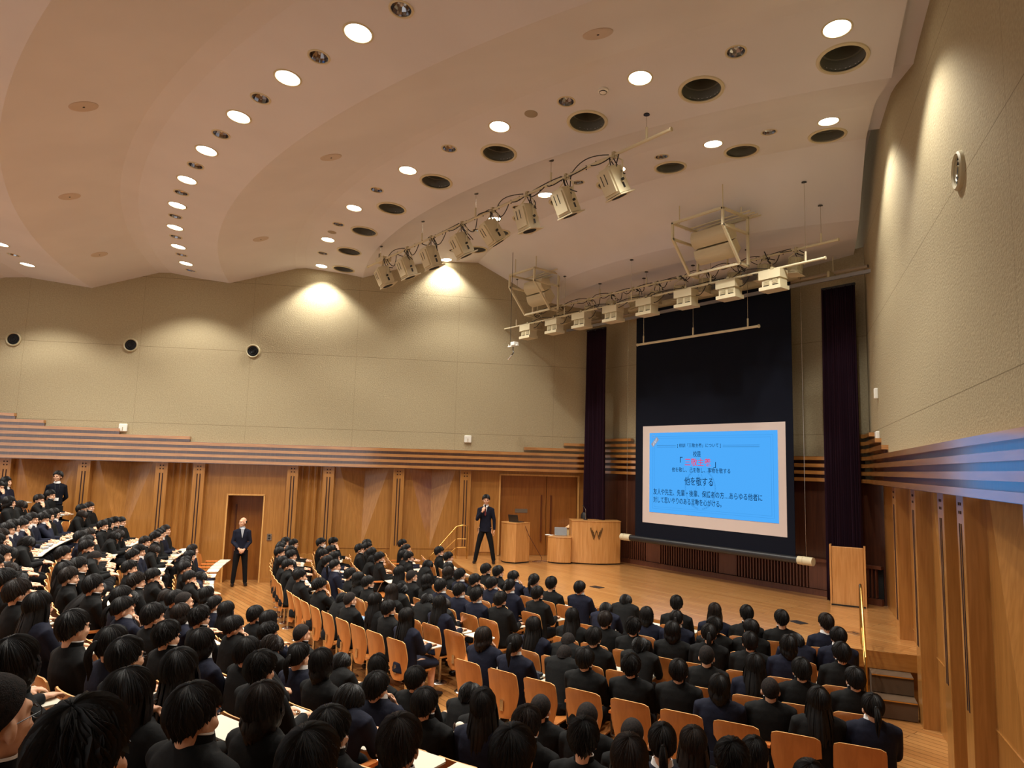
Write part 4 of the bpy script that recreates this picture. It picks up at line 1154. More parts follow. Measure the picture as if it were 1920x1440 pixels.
# ---- curtain tracks
def bar(mb, a, b, r=.02, n=12): return mb.tube([a, b], r, n)
t = thing('curtain_track', 'pair of long grey curtain rails across the top of the stage', 'curtain rail')
MB().box((0, -7.30, 7.20), (8.9, .05, .07)).obj('front_rail', mat('rail_grey', lin(150, 150, 152), .4, metal=.4), t)
MB().tube([(-4.5, -7.12, 7.36), (4.3, -7.12, 7.36)], .035, 12).obj('rear_pipe', mat('pipe_beige', lin(150, 136, 116), .5), t)
m = MB()
for x in (-3.6, -1.2, 1.2, 3.6): m.box((x, -7.2, 7.30), (.05, .25, .12)); m.tube([(x, -7.12, 7.36), (x, -7.12, 7.70)], .012, 8)
m.obj('bracket', M_CREAMD, t)
def curtain(xa, xb, label, ph, zb=ZS + .01, yc=-7.30):
    n = 150; mb = MB(); rnd = random.Random(ph); y0 = yc; offs = [rnd.uniform(-.5, .5) for _ in range(40)]; vs = []; nz = 14
    for j in range(nz + 1):
        v = j / nz; z = zb + (7.12 - zb) * v
        for i in range(n + 1):
            u = i / n; f = u * 17; k = int(f); a = offs[k % 40] * (1 - (f - k)) + offs[(k + 1) % 40] * (f - k)
            y = y0 + .055 * sin(2 * pi * f / 1.0 + a * 1.2 + .12 * sin(v * 5 + a * 6)) * (.55 + .45 * (1 - v)) + .02 * sin(v * 3 + a * 9)
            x = xa + (xb - xa) * (u + .012 * sin(2 * pi * f + a * 3) + .0) + .02 * (1 - v) * (u - .5)
            vs.append((x, y, z))
    mb.add(vs, [(j * (n + 1) + i, j * (n + 1) + i + 1, (j + 1) * (n + 1) + i + 1, (j + 1) * (n + 1) + i) for j in range(nz) for i in range(n)])
    o = thing('stage_curtain', label, 'curtain'); c = mb.obj('cloth', M_CURT, o, True); s = c.modifiers.new('s', 'SOLIDIFY'); s.thickness = .008
    h = MB(); h.box(((xa + xb) / 2, y0, 7.135), (xb - xa, .05, .045)); h.obj('header_tape', M_BLACKM, o)
    return o
curtain(-3.62, -2.88, 'tall aubergine velvet curtain gathered at left of the screen', 3, yc=-7.08)
curtain(3.20, 3.90, 'tall aubergine velvet curtain gathered at right of the screen', 8, yc=-6.84)
# ---- projection screen
YS = -7.18
sc_ = thing('projection_screen', 'large black roll-down screen with white picture area in mid stage', 'projection screen')
MB().box((.515, YS, 4.45), (4.35, .012, 5.84)).obj('masking_cloth', M_SCRB, sc_)
MB().box((.555, YS - .009, 3.135), (3.93, .006, 2.41)).obj('picture_cloth', M_SCRW, sc_)
MB().tube([(-1.86, YS, 1.50), (2.80, YS, 1.50)], .075, 20).obj('bottom_roller', M_BLACKM, sc_, True)
for s, x in ((-1, -1.97), (1, 2.91)):
    m = MB().tube([(x - .16, YS, 1.50), (x + .16, YS, 1.50)], .085, 20); m.tube([(x - .06, YS, 1.50), (x - .04, YS, 1.50)], .092, 20); m.obj('end_cap', M_CREAM, sc_, True)
MB().tube([(-1.88, YS, 7.44), (2.9, YS, 7.44)], .09, 16).obj('top_roller', M_CREAMD, sc_, True)
for x in (-1.95, 2.92): MB().tube([(x, YS, 1.58), (x, YS, 7.4)], .004, 6).obj('guide_wire', M_STEEL, sc_)
# ---- projected slide
ES = 2 ** -SC.view_settings.exposure
M_SLIDE = mat('slide_light', (0, 0, 0, 1), .9, spec=0, emit=(.075, .405, .955, 1), es=ES)
M_INK = mat('slide_ink', (0, 0, 0, 1), .9, spec=0, emit=lin(20, 62, 104), es=ES)
M_INKL = mat('slide_pale_line', (0, 0, 0, 1), .9, spec=0, emit=lin(60, 142, 214), es=ES)
M_RED = mat('slide_red', (0, 0, 0, 1), .9, spec=0, emit=lin(226, 70, 110), es=ES)
M_GREYI = mat('slide_grey', (0, 0, 0, 1), .9, spec=0, emit=lin(150, 152, 170), es=ES)
SX0, SX1, SZ0, SZ1 = -1.185, 2.34, 2.20, 4.165
yl = YS - .016
sl = thing('projected_slide', 'bright blue projected slide with Japanese text on the screen', 'slide')
MB().box(((SX0 + SX1) / 2, yl, (SZ0 + SZ1) / 2), (SX1 - SX0, .003, SZ1 - SZ0)).obj('light_area', M_SLIDE, sl)
SU = lambda u: SX0 + (SX1 - SX0) * u
SV = lambda v: SZ1 - (SZ1 - SZ0) * v
def stext(txt, u0, u1, v, h, m, bold=False):
    cu = bpy.data.curves.new('text', 'FONT'); cu.body = txt; cu.size = 1; cu.align_x = 'LEFT'; cu.align_y = 'CENTER'; cu.extrude = .0005; cu.offset = .006 if bold else .008
    o = bpy.data.objects.new('text', cu); COL.objects.link(o); o.parent = sl; cu.materials.append(m); bpy.context.view_layer.update()
    w_ = max(o.dimensions.x, .01); k = (SU(u1) - SU(u0)) / w_; kz = h * (SZ1 - SZ0) / .80
    x_off = min(c[0] for c in o.bound_box)
    dg = bpy.context.evaluated_depsgraph_get(); me = bpy.data.meshes.new_from_object(o.evaluated_get(dg)); bpy.data.objects.remove(o)
    o = ob('text', me, sl); o.matrix_local = Matrix.Translation((SU(u0) - x_off * k, yl - .0035, SV(v))) @ Matrix.Rotation(pi / 2, 4, 'X') @ Matrix.Diagonal((k, kz, 1, 1)); return o
stext('[ 校訓「三敬主義」について ]', .247, .598, .165, .040, M_INK)
stext('校是', .379, .442, .27, .060, M_INK)
stext('「', .270, .292, .36, .085, M_INK, True); stext('三敬主義', .310, .520, .37, .080, M_RED, True); stext('」', .540, .560, .385, .085, M_INK, True)
stext('他を敬し、己を敬し、事物を敬する', .200, .668, .462, .050, M_INK)
stext('他を敬する', .307, .537, .60, .088, M_INK)
stext('友人や先生、先輩・後輩、保護者の方…あらゆる他者に', .037, .893, .745, .066, M_INK)
stext('対して思いやりのある言動を心がける。', .037, .600, .845, .066, M_INK)
m = MB()
def sline(u0, v0, u1, v1, w_=.006): m.box((SU((u0 + u1) / 2), yl - .003, SV((v0 + v1) / 2)), (max(w_, SU(u1) - SU(u0)), .002, max(w_, SV(v0) - SV(v1))))
for dv in (0, .02): sline(.067, .160 + dv, .235, .160 + dv); sline(.612, .160 + dv, .878, .160 + dv)
m.obj('rule_lines', M_INK, sl)
m = MB()
for d in (.030, .045):
    sline(d, d * 1.6, 1 - d, d * 1.6, .004); sline(d, 1 - d * 1.6, 1 - d, 1 - d * 1.6, .004); sline(d, d * 1.6, d, 1 - d * 1.6, .004); sline(1 - d, d * 1.6, 1 - d, 1 - d * 1.6, .004)
m.obj('border_lines', M_INKL, sl)
m = MB()          # pale laurel wreath watermark
for s in (-1, 1):
    for i in range(17):
        a = radians(-78 + i * 8.6); cx, cz2 = SU(.435) + s * .42 * cos(a), SV(.68) + .46 * sin(a)
        for dd in (-.25, .25):
            q = Matrix.Rotation(-s * (a - pi / 2) * 1.0 + dd * s, 3, 'Y'); m.tube([Vector((cx, yl - .003, cz2)) + q @ Vector((s * .035 * cos(6.28 * k / 10) , 0, .014 * sin(6.28 * k / 10))) for k in range(11)], .0022, 4, caps=False)
m.tube([(SU(.435) - .20, yl - .003, SV(.86)), (SU(.435) - .04, yl - .003, SV(.50)), (SU(.435), yl - .003, SV(.62)), (SU(.435) + .04, yl - .003, SV(.50)), (SU(.435) + .20, yl - .003, SV(.86))], .003, 4)
m.obj('wreath_watermark', M_INKL, sl)
m = MB(); q = Matrix.Rotation(-.72, 3, 'Y')      # corner ornament: grey ribbon with W shape and ring
for i in range(3): m.box((SU(.050) + (i - 1) * .062, yl - .004, SV(.115) + (i - 1) * .062), (.085, .002, .10), q)
m.tube([(SU(.034) + .05 * cos(6.28 * k / 16), yl - .004, SV(.045) + .035 * sin(6.28 * k / 16)) for k in range(17)], .004, 4)
m.obj('corner_ornament', M_GREYI, sl)
m = MB()
for i in range(2): m.box((SU(.050) + (i - .5) * .062, yl - .006, SV(.115) + (i - .5) * .062), (.014, .002, .12), Matrix.Rotation(.25, 3, 'Y'))
m.obj('ornament_stripe', mat('slide_white', (0, 0, 0, 1), .9, emit=lin(220, 235, 250), es=ES), sl)
# ---- stage furniture
def rounded_front(w_, d, bulge, n=10):
    """footprint: flat back, convex front towards -y"""
    pts = [(-w_ / 2, 0), (-w_ / 2, -d)]
    for i in range(1, n): u = i / n; pts.append((-w_ / 2 + w_ * u, -d - bulge * sin(pi * u)))
    return pts + [(w_ / 2, -d), (w_ / 2, 0)]
def lectern(name, label, cat, loc, a, w_, d, h, bulge, m=M_LECT, top=None):
    o = thing(name, label, cat, T(*loc) @ rz(a)); P = rounded_front(w_, d, bulge)
    pl_ = MB().prism([(x * .97, y * .97) for x, y in P], 0, .03).obj('plinth', M_DARK, o)
    b = MB().prism(P, .03, h - .02).obj('body', m, o); bevel(b, .006)
    c = MB().prism([(x * 1.02, y * 1.02 + .005) for x, y in P], h - .02, h); bevel(c.obj('top', top or m, o), .004); return o
L1_ = lectern('lectern', 'maple lectern with curved front beside the presenter, laptop on top', 'lectern', (-4.10, -8.90, ZS), 0.04, .60, .48, 1.03, .12)
o = thing('laptop', 'black laptop open on the lectern beside the presenter', 'laptop', T(-4.08, -9.12, ZS + 1.03) @ rz(pi + .15))
MB().box((0, 0, .01), (.34, .24, .016)).obj('base', M_BLACKM, o); MB().box((0, .13, .10), (.34, .012, .19), Matrix.Rotation(-.25, 3, 'X')).obj('screen', M_BLACKM, o)
L2_ = lectern('side_table', 'low drum-fronted maple side table between the two lecterns', 'table', (-3.62, -7.86, ZS), .62, .62, .50, .68, .10)
o = thing('laptop', 'silver laptop standing open on the low side table', 'laptop', T(-3.56, -8.00, ZS + .68) @ rz(.9))
MB().box((0, 0, .01), (.33, .23, .016)).obj('base', M_STEEL, o); MB().box((0, .12, .11), (.33, .010, .21), Matrix.Rotation(-.35, 3, 'X')).obj('screen', mat('laptop_lid', lin(120, 118, 116), .4, metal=.5), o)
ob('paper_sheets', paper_mes[3], None, T(-3.80, -8.20, ZS + .681) @ rz(.4), label='loose white papers beside the silver laptop on side table', cat='paper')
big = lectern('podium', 'large main podium with curved front and winged W emblem', 'podium', (-3.22, -7.14, ZS), .95, 1.30, .55, 1.12, .16)
# winged W emblem on the curved front
em = MB()
def strip(pts, w0, w1):
    for i in range(len(pts) - 1):
        (x0, z0), (x1, z1) = pts[i], pts[i + 1]; u = i / (len(pts) - 1); wd = w0 + (w1 - w0) * u
        em.add([(x0 - wd, 0, z0), (x0 + wd, 0, z0), (x1 + wd, 0, z1), (x1 - wd, 0, z1), (x0 - wd, .01, z0), (x0 + wd, .01, z0), (x1 + wd, .01, z1), (x1 - wd, .01, z1)], [(0, 1, 2, 3), (0, 4, 5, 1), (3, 2, 6, 7), (0, 3, 7, 4), (1, 5, 6, 2)])
for s in (-1, 1):
    strip([(s * .15, .17), (s * .145, .10), (s * .12, .02), (s * .07, -.13)], .014, .004); strip([(s * .115, .11), (s * .105, .04), (s * .07, -.06)], .013, .004); strip([(s * .085, .07), (s * .07, .0), (s * .045, -.08)], .012, .004)
    strip([(s * .07, -.13), (s * .02, .04), (0, .10)], .008, .012)
o = em.obj('emblem', mat('emblem_bronze', lin(112, 86, 52), .4, metal=.6), big); o.location = (-.02, -.722, .78); o['label'] = 'dark bronze winged W emblem'
ms = thing('microphone_stand', 'slim desk microphone on a stand on the main podium', 'microphone', T(-3.14, -7.50, ZS + 1.12))
MB().cyl((0, 0, 0), .06, .015, 20).obj('base', M_BLACKM, ms); MB().tube([(0, 0, 0), (0, 0, .26), (-.03, -.02, .33)], .008, 8).obj('stem', M_STEEL, ms); MB().tube([(-.03, -.02, .33), (-.06, -.05, .38)], [.012, .018], 10).obj('microphone', M_BLACKM, ms)
MB_ = MB().loft([(0, 0, 0, .11, .07), (0, 0, .10, .10, .06), (0, 0, .17, .05, .03)], 16); o = MB_.obj('bag', M_BLACK, None, True, label='small black bag sitting on the main podium', cat='bag'); o.matrix_world = T(-3.44, -7.28, ZS + 1.12)
cab = thing('covered_console', 'pale wooden console with sloping lid behind the main podium', 'cabinet', T(-3.72, -6.98, ZS) @ rz(.5))
b = MB(); b.prism([(-.42, -.30), (.50, -.30), (.50, .28), (-.42, .28)], .06, .82); b.obj('body', mat('pale_console', lin(222, 196, 140), .5), cab)
b = MB(); b.add([(-.46, -.34, .84), (.54, -.34, .84), (.54, .32, .84), (-.46, .32, .84), (-.25, -.20, 1.02), (.54, -.22, 1.06), (.54, .28, 1.06), (-.25, .24, 1.02)], [(0, 3, 2, 1), (4, 5, 6, 7), (0, 1, 5, 4), (1, 2, 6, 5), (2, 3, 7, 6), (3, 0, 4, 7)]); b.obj('lid', M_FRAME, cab)
MB().box((.04, 0, .03), (.86, .5, .06)).obj('plinth', M_DARK, cab)
cb = MB().tube([(-3.80, -9.05, ZS + .95), (-3.72, -8.98, ZS + .70), (-3.70, -8.80, ZS + .45), (-3.60, -8.62, ZS + .12), (-3.66, -8.60, ZS + .015), (-3.86, -8.72, ZS + .012), (-3.92, -8.50, ZS + .012), (-3.7, -8.35, ZS + .012)], .008, 6)
cb.obj('power_cable', mat('brown_cable', lin(84, 40, 26), .5), None, True, label='thin reddish cable hanging from the lectern to the stage floor', cat='cable')
rl = thing('tall_lectern', 'plain oak lectern with wings at the right edge of the stage', 'lectern', T(3.72, -7.10, ZS) @ rz(.42))
b = MB().box((0, 0, .56), (.56, .06, 1.12)); bevel(b.obj('front_panel', M_LECT, rl), .01)
for s in (-1, 1): MB().box((s * .30, .06, .575), (.035, .20, 1.15)).obj('side_panel', M_LECT, rl)
MB().box((0, .10, 1.02), (.56, .22, .03), Matrix.Rotation(.15, 3, 'X')).obj('shelf', M_LECT, rl); MB().box((0, .02, .012), (.60, .16, .024)).obj('plinth', M_DARK, rl)
for i, (x, y, a, lb) in enumerate(((-.23, -9.97, .1, 'dark floor socket cover near the left of the stage'), (3.97, -9.36, -.3, 'dark floor socket cover right of centre on stage'), (4.91, -9.31, -.3, 'silver floor socket cover beside right railing on stage'))):
    o = thing('floor_socket', lb, 'floor socket', T(x, y, ZS) @ rz(a)); MB().box((0, 0, .004), (.26, .18, .008)).obj('plate', M_BLACKM if i < 2 else M_STEEL, o); MB().box((0, .0, .009), (.10, .02, .003)).obj('handle', M_BLACKM, o)
# ---- stairs at both ends of the stage front
def stairs(th, label, w_, rd=RS):
    t_ = radians(th); x, y = (rd) * sin(t_), -(rd) * cos(t_)
    M = T(x, y, 0) @ rz(t_); o = thing('stage_steps', label, 'stairs', M)
    for i in range(2):
        d0 = .30 * (2 - i); b = MB().box((0, -d0 / 2 + 0, .2467 * (i + 1) - .1233), (w_, d0, .2467 - .02)); b.obj('riser', M_STEP, o)
        MB().box((0, -d0 / 2 - .004, .2467 * (i + 1) - .012), (w_, d0 + .012, .024)).obj('tread', M_STEP, o); MB().box((0, -d0 - .008, .2467 * (i + 1) - .006), (w_ * .995, .012, .014)).obj('nosing', M_BRASS, o)
    return o
stairs(29.75, 'two brown carpeted steps up to the stage at right', .52)
stairs(-28.9, 'two brown carpeted steps up to the stage at left', .55)
def rail(pa, pb, label, cat='railing'):
    """brass handrail from floor point pa to stage point pb"""
    o = thing('brass_handrail', label, cat); pa = Vector(pa); pb = Vector(pb); d = (pb - pa); d.z = 0
    top = [pa + Vector((0, 0, .0)), pa + Vector((0, 0, .78)), pa + Vector((0, 0, .86)) + d * .12, pb + Vector((0, 0, .84)), pb + Vector((0, 0, .88)) + d * .25, pb + Vector((0, 0, .86)) + d * .42, pb + d * .45]
    MB().tube([top[0], top[1], top[2], top[3], top[4], top[5], Vector((top[5].x, top[5].y, ZS))], .019, 12).obj('handrail', M_BRASS, o, True)
    MB().tube([pb, pb + Vector((0, 0, .84))], .016, 10).obj('post', M_BRASS, o, True)
    m = MB()
    for f in (.35, .62): m.tube([pa + Vector((0, 0, .86 * f + .05)), pb + Vector((0, 0, .84 * f)), pb + Vector((0, 0, .84 * f)) + d * .44], .011, 8)
    m.obj('lower_rail', M_BRASS, o, True); return o
def pxy(r, th): return (r * sin(radians(th)), -r * cos(radians(th)))
a = pxy(12.22, 28.1); b_2 = pxy(11.52, 28.1); rail((a[0], a[1], 0), (b_2[0], b_2[1], ZS), 'brass handrail at the right stage steps')
a = pxy(12.20, -27.3); b_2 = pxy(11.50, -27.3); rail((a[0], a[1], 0), (b_2[0], b_2[1], ZS), 'brass handrail at the left stage steps')
# ---- small step vents under stage lip at right
m = MB()
for i in range(6): p = pxy(RS - .085, 28.6 + i * .45); m.box((p[0], p[1], .42), (.055, .02, .03), Matrix.Rotation(radians(29), 3, 'Z'))
# ================================================================ lighting bars and hanging equipment
def hang_bar(y, z, xa, xb, rods, label, r=.024, rodtop=True, low=None):
    o = thing('lighting_bar', label, 'lighting bar')
    m = MB().tube([(xa, y, z), (xb, y, z)], r, 14)
    for x in (xa, xb): m.tube([(x - .01, y, z), (x + .01, y, z)], r * 1.35, 14)
    m.obj('pipe', M_CREAM, o, True)
    for x in rods:
        rho = hypot(x - CC.x, y - CC.y); top = cz(rho)
        MB().tube([(x, y, z), (x, y, z + .20)], .018, 10).obj('sleeve', M_CREAM, o, True)
        MB().tube([(x, y, z + .2), (x, y, top + .01)], .005, 6).obj('hanger_wire', M_STEEL, o)
        MB().cyl((x, y, top - .01), .045, .014, 18).obj('ceiling_cup', M_BLACKM, o)
    return o
bar1 = hang_bar(-13.4, 8.02, -4.86, 4.51, (-4.22, -2.29, -.27, 1.95, 4.06), 'long cream bar of tilted spotlights above the front seats')
bar2 = hang_bar(-8.3, 7.63, -5.2, 4.31, (-4.4, -1.92, -.36, 1.9, 3.98), 'rear cream lighting bar over the stage, farther of two')
bar3 = hang_bar(-8.9, 7.14, -5.17, 4.36, (-4.6, -2.6, -.29, 1.9, 3.99), 'front cream lighting bar of box floodlights over the stage')
bar4 = hang_bar(-8.0, 6.29, -.9, 2.44, (-.70, .77, 2.18), 'short bare hanging bar in front of the black screen', r=.028)
def cable(mb, a, b, sag, rnd, r=.009, n=9):
    a, b = Vector(a), Vector(b); k = Vector((rnd.uniform(-.05, .05), rnd.uniform(-.1, .1), 0)); pts = []
    for i in range(n + 1): u = i / n; pts.append(a.lerp(b, u) + Vector((0, 0, -sag * 4 * u * (1 - u))) + k * sin(pi * u))
    mb.tube(pts, r, 5)
rnd = random.Random(21)
def cables(y, z, xs, label, drop=.30):
    o = None; m = MB()
    X = sorted(xs)
    for i, x in enumerate(X):
        for j in range(4): cable(m, (x + rnd.uniform(-.12, .12), y, z + rnd.uniform(-.02, .03)), (x + rnd.uniform(-.1, .25), y + rnd.uniform(-.05, .12), z - drop + rnd.uniform(-.04, .1)), rnd.uniform(-.12, .14), rnd)
        if i < len(X) - 1:
            x2 = X[i + 1]; cable(m, (x + .05, y, z), ((x + x2) / 2, y, z + .02), rnd.uniform(.08, .26), rnd); cable(m, ((x + x2) / 2, y, z + .02), (x2 - .05, y, z), rnd.uniform(.02, .12), rnd)
            cable(m, (x + .1, y + .02, z + .03), (x2 - .1, y - .02, z + .03), rnd.uniform(-.06, -.01), rnd)
    for k in range(int((X[-1] - X[0]) / .28)):
        xx = X[0] + .28 * k + rnd.uniform(-.05, .05); m.tube([(xx, y, z - .035), (xx + .03, y, z), (xx, y, z + .035)], .010, 5)
    return m.obj('cable_loop', M_BLACK, None, True, label=label, cat='cable')
# profile spotlights on bar 1
def spot_meshes():
    body = MB(); body.box((0, 0, -.20), (.30, .26, .40)); body.box((0, 0, -.19), (.24, .32, .34)); body.box((0, .03, -.42), (.34, .34, .02)); body.box((0, 0, .015), (.22, .20, .04))
    b = body.mesh('housing', [M_CREAM])
    v = MB()
    for dx in (-.06, .02): v.box((dx, -.162, -.13), (.012, .006, .16))
    v.box((.152, .02, -.30), (.006, .04, .08)); vm = v.mesh('vent_slot', [M_BLACKM])
    y = MB(); y.tube([(-.17, 0, -.22), (-.17, 0, .10), (-.03, 0, .20), (.03, 0, .20), (.17, 0, .10), (.17, 0, -.22)], .012, 6)
    ym = y.mesh('yoke', [M_CREAM], True)
    cl = MB(); cl.box((0, 0, .24), (.05, .07, .09)); cl.tube([(0, -.05, .24), (0, .07, .24)], .010, 8); cm = cl.mesh('clamp', [M_CREAMD])
    kn = MB().tube([(.17, 0, -.22), (.205, 0, -.22)], .022, 10).mesh('knob', [M_BLACK], True)
    le = MB().cyl((0, 0.0, -.436), .12, .006, 20).mesh('lens', [M_DARK])
    return b, vm, ym, cm, kn, le
SPM = spot_meshes()
sx_ = [-3.95, -2.9, -1.88, -.71, .31, 1.33, 2.34, 3.42]; tilt = [.42, .40, .38, .5, .62, .25, .42, .46]
for i, (x, a) in enumerate(zip(sx_, tilt)):
    z0 = 8.02 - .24; o = thing('spotlight', 'cream theatre spotlight tilted to the stage, %s from the left on front bar' % nth(i), 'spotlight', T(x, -13.4, z0), group='spotlights on the front bar')
    q = Matrix.Translation((0, 0, -.22 + .0)) @ rz(rnd.uniform(-.15, .15)) @ Matrix.Rotation(a, 4, 'X') @ Matrix.Rotation(-.12, 4, 'Y') @ Matrix.Translation((0, 0, .22))
    for n, me in zip(('housing', 'vent_slot', 'yoke', 'clamp', 'knob', 'lens'), SPM): ob(n, me, o, q if n not in ('yoke', 'clamp') else None)
cables(-13.4, 8.02, sx_, 'tangled black cables looped along the front spotlight bar', .34)
# box floodlights on bar 3
def flood_meshes():
    b = MB(); b.box((0, 0, -.12), (.46, .26, .16)); b.box((.02, .02, -.27), (.38, .24, .18)); b.box((.02, 0, -.385), (.46, .30, .07)); bm_2 = b.mesh('housing', [M_CREAM])
    g = MB()
    for s in (-1, 1):
        g.box((s * .09 + .02, -.103, -.26), (.12, .008, .115))
    gm = g.mesh('louvre_panel', [M_CREAMD])
    d = MB()
    for s in (-1, 1): d.box((s * .10 + .02, -.104, -.338), (.12, .01, .028))
    dm = d.mesh('vent_gap', [M_BLACK])
    l = MB()
    for s in (-1, 1):
        for k in range(6): l.box((s * .09 + .02, -.110, -.215 - k * .018), (.11, .006, .006))
    lm = l.mesh('louvre', [M_CREAM])
    c = MB(); c.box((0, 0, -.02), (.05, .06, .08)); c.box((0, 0, .02), (.06, .07, .05)); cm = c.mesh('clamp', [M_CREAMD]); return bm_2, gm, dm, lm, cm
FLM = flood_meshes()
fx = [-4.07, -2.99, -1.96, -.88, .18, 1.27, 2.34, 3.32]
for i, x in enumerate(fx):
    o = thing('box_floodlight', 'cream box floodlight with louvres, %s from left on the stage bar' % nth(i), 'floodlight', T(x, -8.9, 7.14) @ rz(rnd.uniform(-.04, .04)), group='box floodlights on the stage bar')
    for n, me in zip(('housing', 'louvre_panel', 'vent_gap', 'louvre', 'clamp'), FLM): ob(n, me, o)
cables(-8.9, 7.14, fx, 'black cables looped along the box floodlight bar', .05)
# fresnel lanterns on bar 2
def fres_meshes():
    b = MB(); b.lathe([(.001, 0), (.12, 0), (.13, -.02), (.13, -.26), (.15, -.27), (.15, -.31), (.11, -.31)], 20)
    for k in range(20): a = 2 * pi * k / 20; b.box((.134 * cos(a), .134 * sin(a), -.14), (.02, .006, .24), Matrix.Rotation(a, 3, 'Z'))
    bm_2 = b.mesh('housing', [M_CREAMD]); y = MB().tube([(-.16, 0, -.16), (-.16, 0, .05), (-.03, 0, .12), (.03, 0, .12), (.16, 0, .05), (.16, 0, -.16)], .010, 6).mesh('yoke', [M_CREAM], True)
    c = MB(); c.box((0, 0, .17), (.05, .06, .10)); c.tube([(0, -.04, .15), (0, .06, .15)], .009, 8); cm = c.mesh('clamp', [M_CREAMD])
    d = MB().box((0, 0, -.33), (.30, .30, .012)).mesh('colour_frame', [M_CREAM]); return bm_2, y, cm, d
FRM = fres_meshes()
gx = [-4.4, -3.4, -2.3, -1.5, -.78, -.06, .64, 1.34, 2.07, 2.78, 3.47]
for i, x in enumerate(gx):
    o = thing('ribbed_lantern', 'ribbed cream stage lantern, %s from left on the rear bar' % nth(i), 'stage lantern', T(x, -8.3, 7.63 - .18), group='ribbed lanterns on the rear bar')
    q = Matrix.Rotation(rnd.uniform(-.15, .35), 4, 'X') @ Matrix.Rotation(rnd.uniform(-.2, .2), 4, 'Y')
    for n, me in zip(('housing', 'yoke', 'clamp', 'colour_frame'), FRM): ob(n, me, o, q if n in ('housing', 'colour_frame') else None)
cables(-8.3, 7.63, gx, 'black cables looped along the rear lantern bar', .16)
# speaker cages
def cage(x0, x1, label1, label2):
    yf, yb = -9.78, -8.95; zt, zk, zb_ = 8.29, 7.96, 7.30
    o = thing('speaker_cage', label1, 'speaker frame')
    S = .045
    def beam(m, a, b):
        a, b = Vector(a), Vector(b); d = b - a; q = Vector((0, 0, 1)).rotation_difference(d.normalized()).to_matrix(); m.box((a + b) / 2, (S, S, d.length + S * .6), q)
    m = MB()
    for z in (zt,): beam(m, (x0, yf, z), (x1, yf, z)); beam(m, (x0, yb, z), (x1, yb, z)); beam(m, (x0, yf, z), (x0, yb, z)); beam(m, (x1, yf, z), (x1, yb, z))
    m.obj('top_frame', M_CREAM, o)
    for x in (x0, x1): m = MB(); beam(m, (x, yf, zt), (x, yf, zk)); beam(m, (x, yf, zk), (x, yb - .28, zb_)); beam(m, (x, yb, zt), (x, yb, zb_)); beam(m, (x, yf, zk), (x, yb, zk)); beam(m, (x, yb - .28, zb_), (x, yb, zb_)); m.obj('side_frame', M_CREAM, o)
    m = MB(); beam(m, (x0, yb - .28, zb_), (x1, yb - .28, zb_)); m.obj('bottom_bar', M_CREAM, o)
    m = MB()
    for dy in (-.25, -.1, .02, .12): m.tube([(x0 - .12, yb + dy, zt + .03), (x1 + .22, yb + dy, zt + .03)], .016, 8)
    m.obj('upper_pipe', M_CREAM, o, True)
    for x, y in ((x0 + .08, yf + .12), (x1 - .08, yf + .12), (x1 - .08, yb - .1), (x0 + .08, yb - .1)):
        MB().tube([(x, y, zt), (x, y, cz(hypot(x - CC.x, y - CC.y)) + .02)], .010, 8).obj('hanger_rod', M_CREAM, o)
    for i, (yc, zc, tl, pos) in enumerate(((-9.22, 8.00, .30, 'upper'), (-9.10, 7.72, .75, 'lower'))):
        s = thing('line_speaker', '%s curved cream loudspeaker inside the %s' % (pos, label2), 'loudspeaker', T((x0 + x1) / 2, yc, zc) @ Matrix.Rotation(tl, 4, 'X'))
        n = 10; w_ = (x1 - x0) * .36; P = [(-.19 + .38 * k / n, -.13 - .07 * sin(pi * k / n)) for k in range(n + 1)]
        m = MB(); prof = [(y_, z_) for z_, y_ in P]; prof = [( -.13 - .07 * sin(pi * k / n), -.17 + .34 * k / n) for k in range(n + 1)] + [(.12, .12), (.12, -.12)]
        N = len(prof); m.add([(-w_, a, b) for a, b in prof] + [(w_, a, b) for a, b in prof], [tuple(range(N)), tuple(range(N, 2 * N))[::-1]] + [(k, (k + 1) % N, N + (k + 1) % N, N + k) for k in range(N)])
        m.obj('cabinet', M_CREAM, s)
        g = MB(); q = [(a - .006, b) for a, b in prof[1:n]]; N = len(q); g.add([(-w_ * .94, a, b) for a, b in q] + [(w_ * .94, a, b) for a, b in q], [(k, k + 1, N + k + 1, N + k) for k in range(N - 1)]); g.obj('grille', mat('speaker_mesh_cream', lin(204, 192, 160), .8), s)
    return o
cage(1.62, 2.82, 'cream steel speaker cage hanging over the stage at right', 'right cage')
cage(-3.82, -2.80, 'cream steel speaker cage hanging over the stage at left', 'left cage')
# hanging microphone unit on a cable
hm = thing('hanging_microphone', 'white three-armed microphone unit hanging on a cable left of stage', 'microphone', T(-3.44, -9.9, 6.30))
MB().tube([(-.12, 0, .06), (-.12, 0, cz(hypot(-3.56 - CC.x, -9.9 - CC.y)) - 6.29)], .006, 6).obj('cable', M_BLACK, hm)
b = MB(); b.box((0, 0, .02), (.40, .05, .03)); b.box((.05, 0, .07), (.16, .14, .09)); b.tube([(-.18, 0, .02), (-.19, 0, .08)], .012, 6); bevel(b.obj('housing', M_WHITE, hm), .008)
MB().tube([(0, 0, 0), (0, .0, -.10), (.06, -.02, -.16), (0, -.04, -.22)], .012, 8).obj('swivel', M_BLACKM, hm); MB().tube([(.0, -.04, -.22), (-.10, -.07, -.33)], [.018, .024], 10).obj('microphone', M_STEEL, hm)
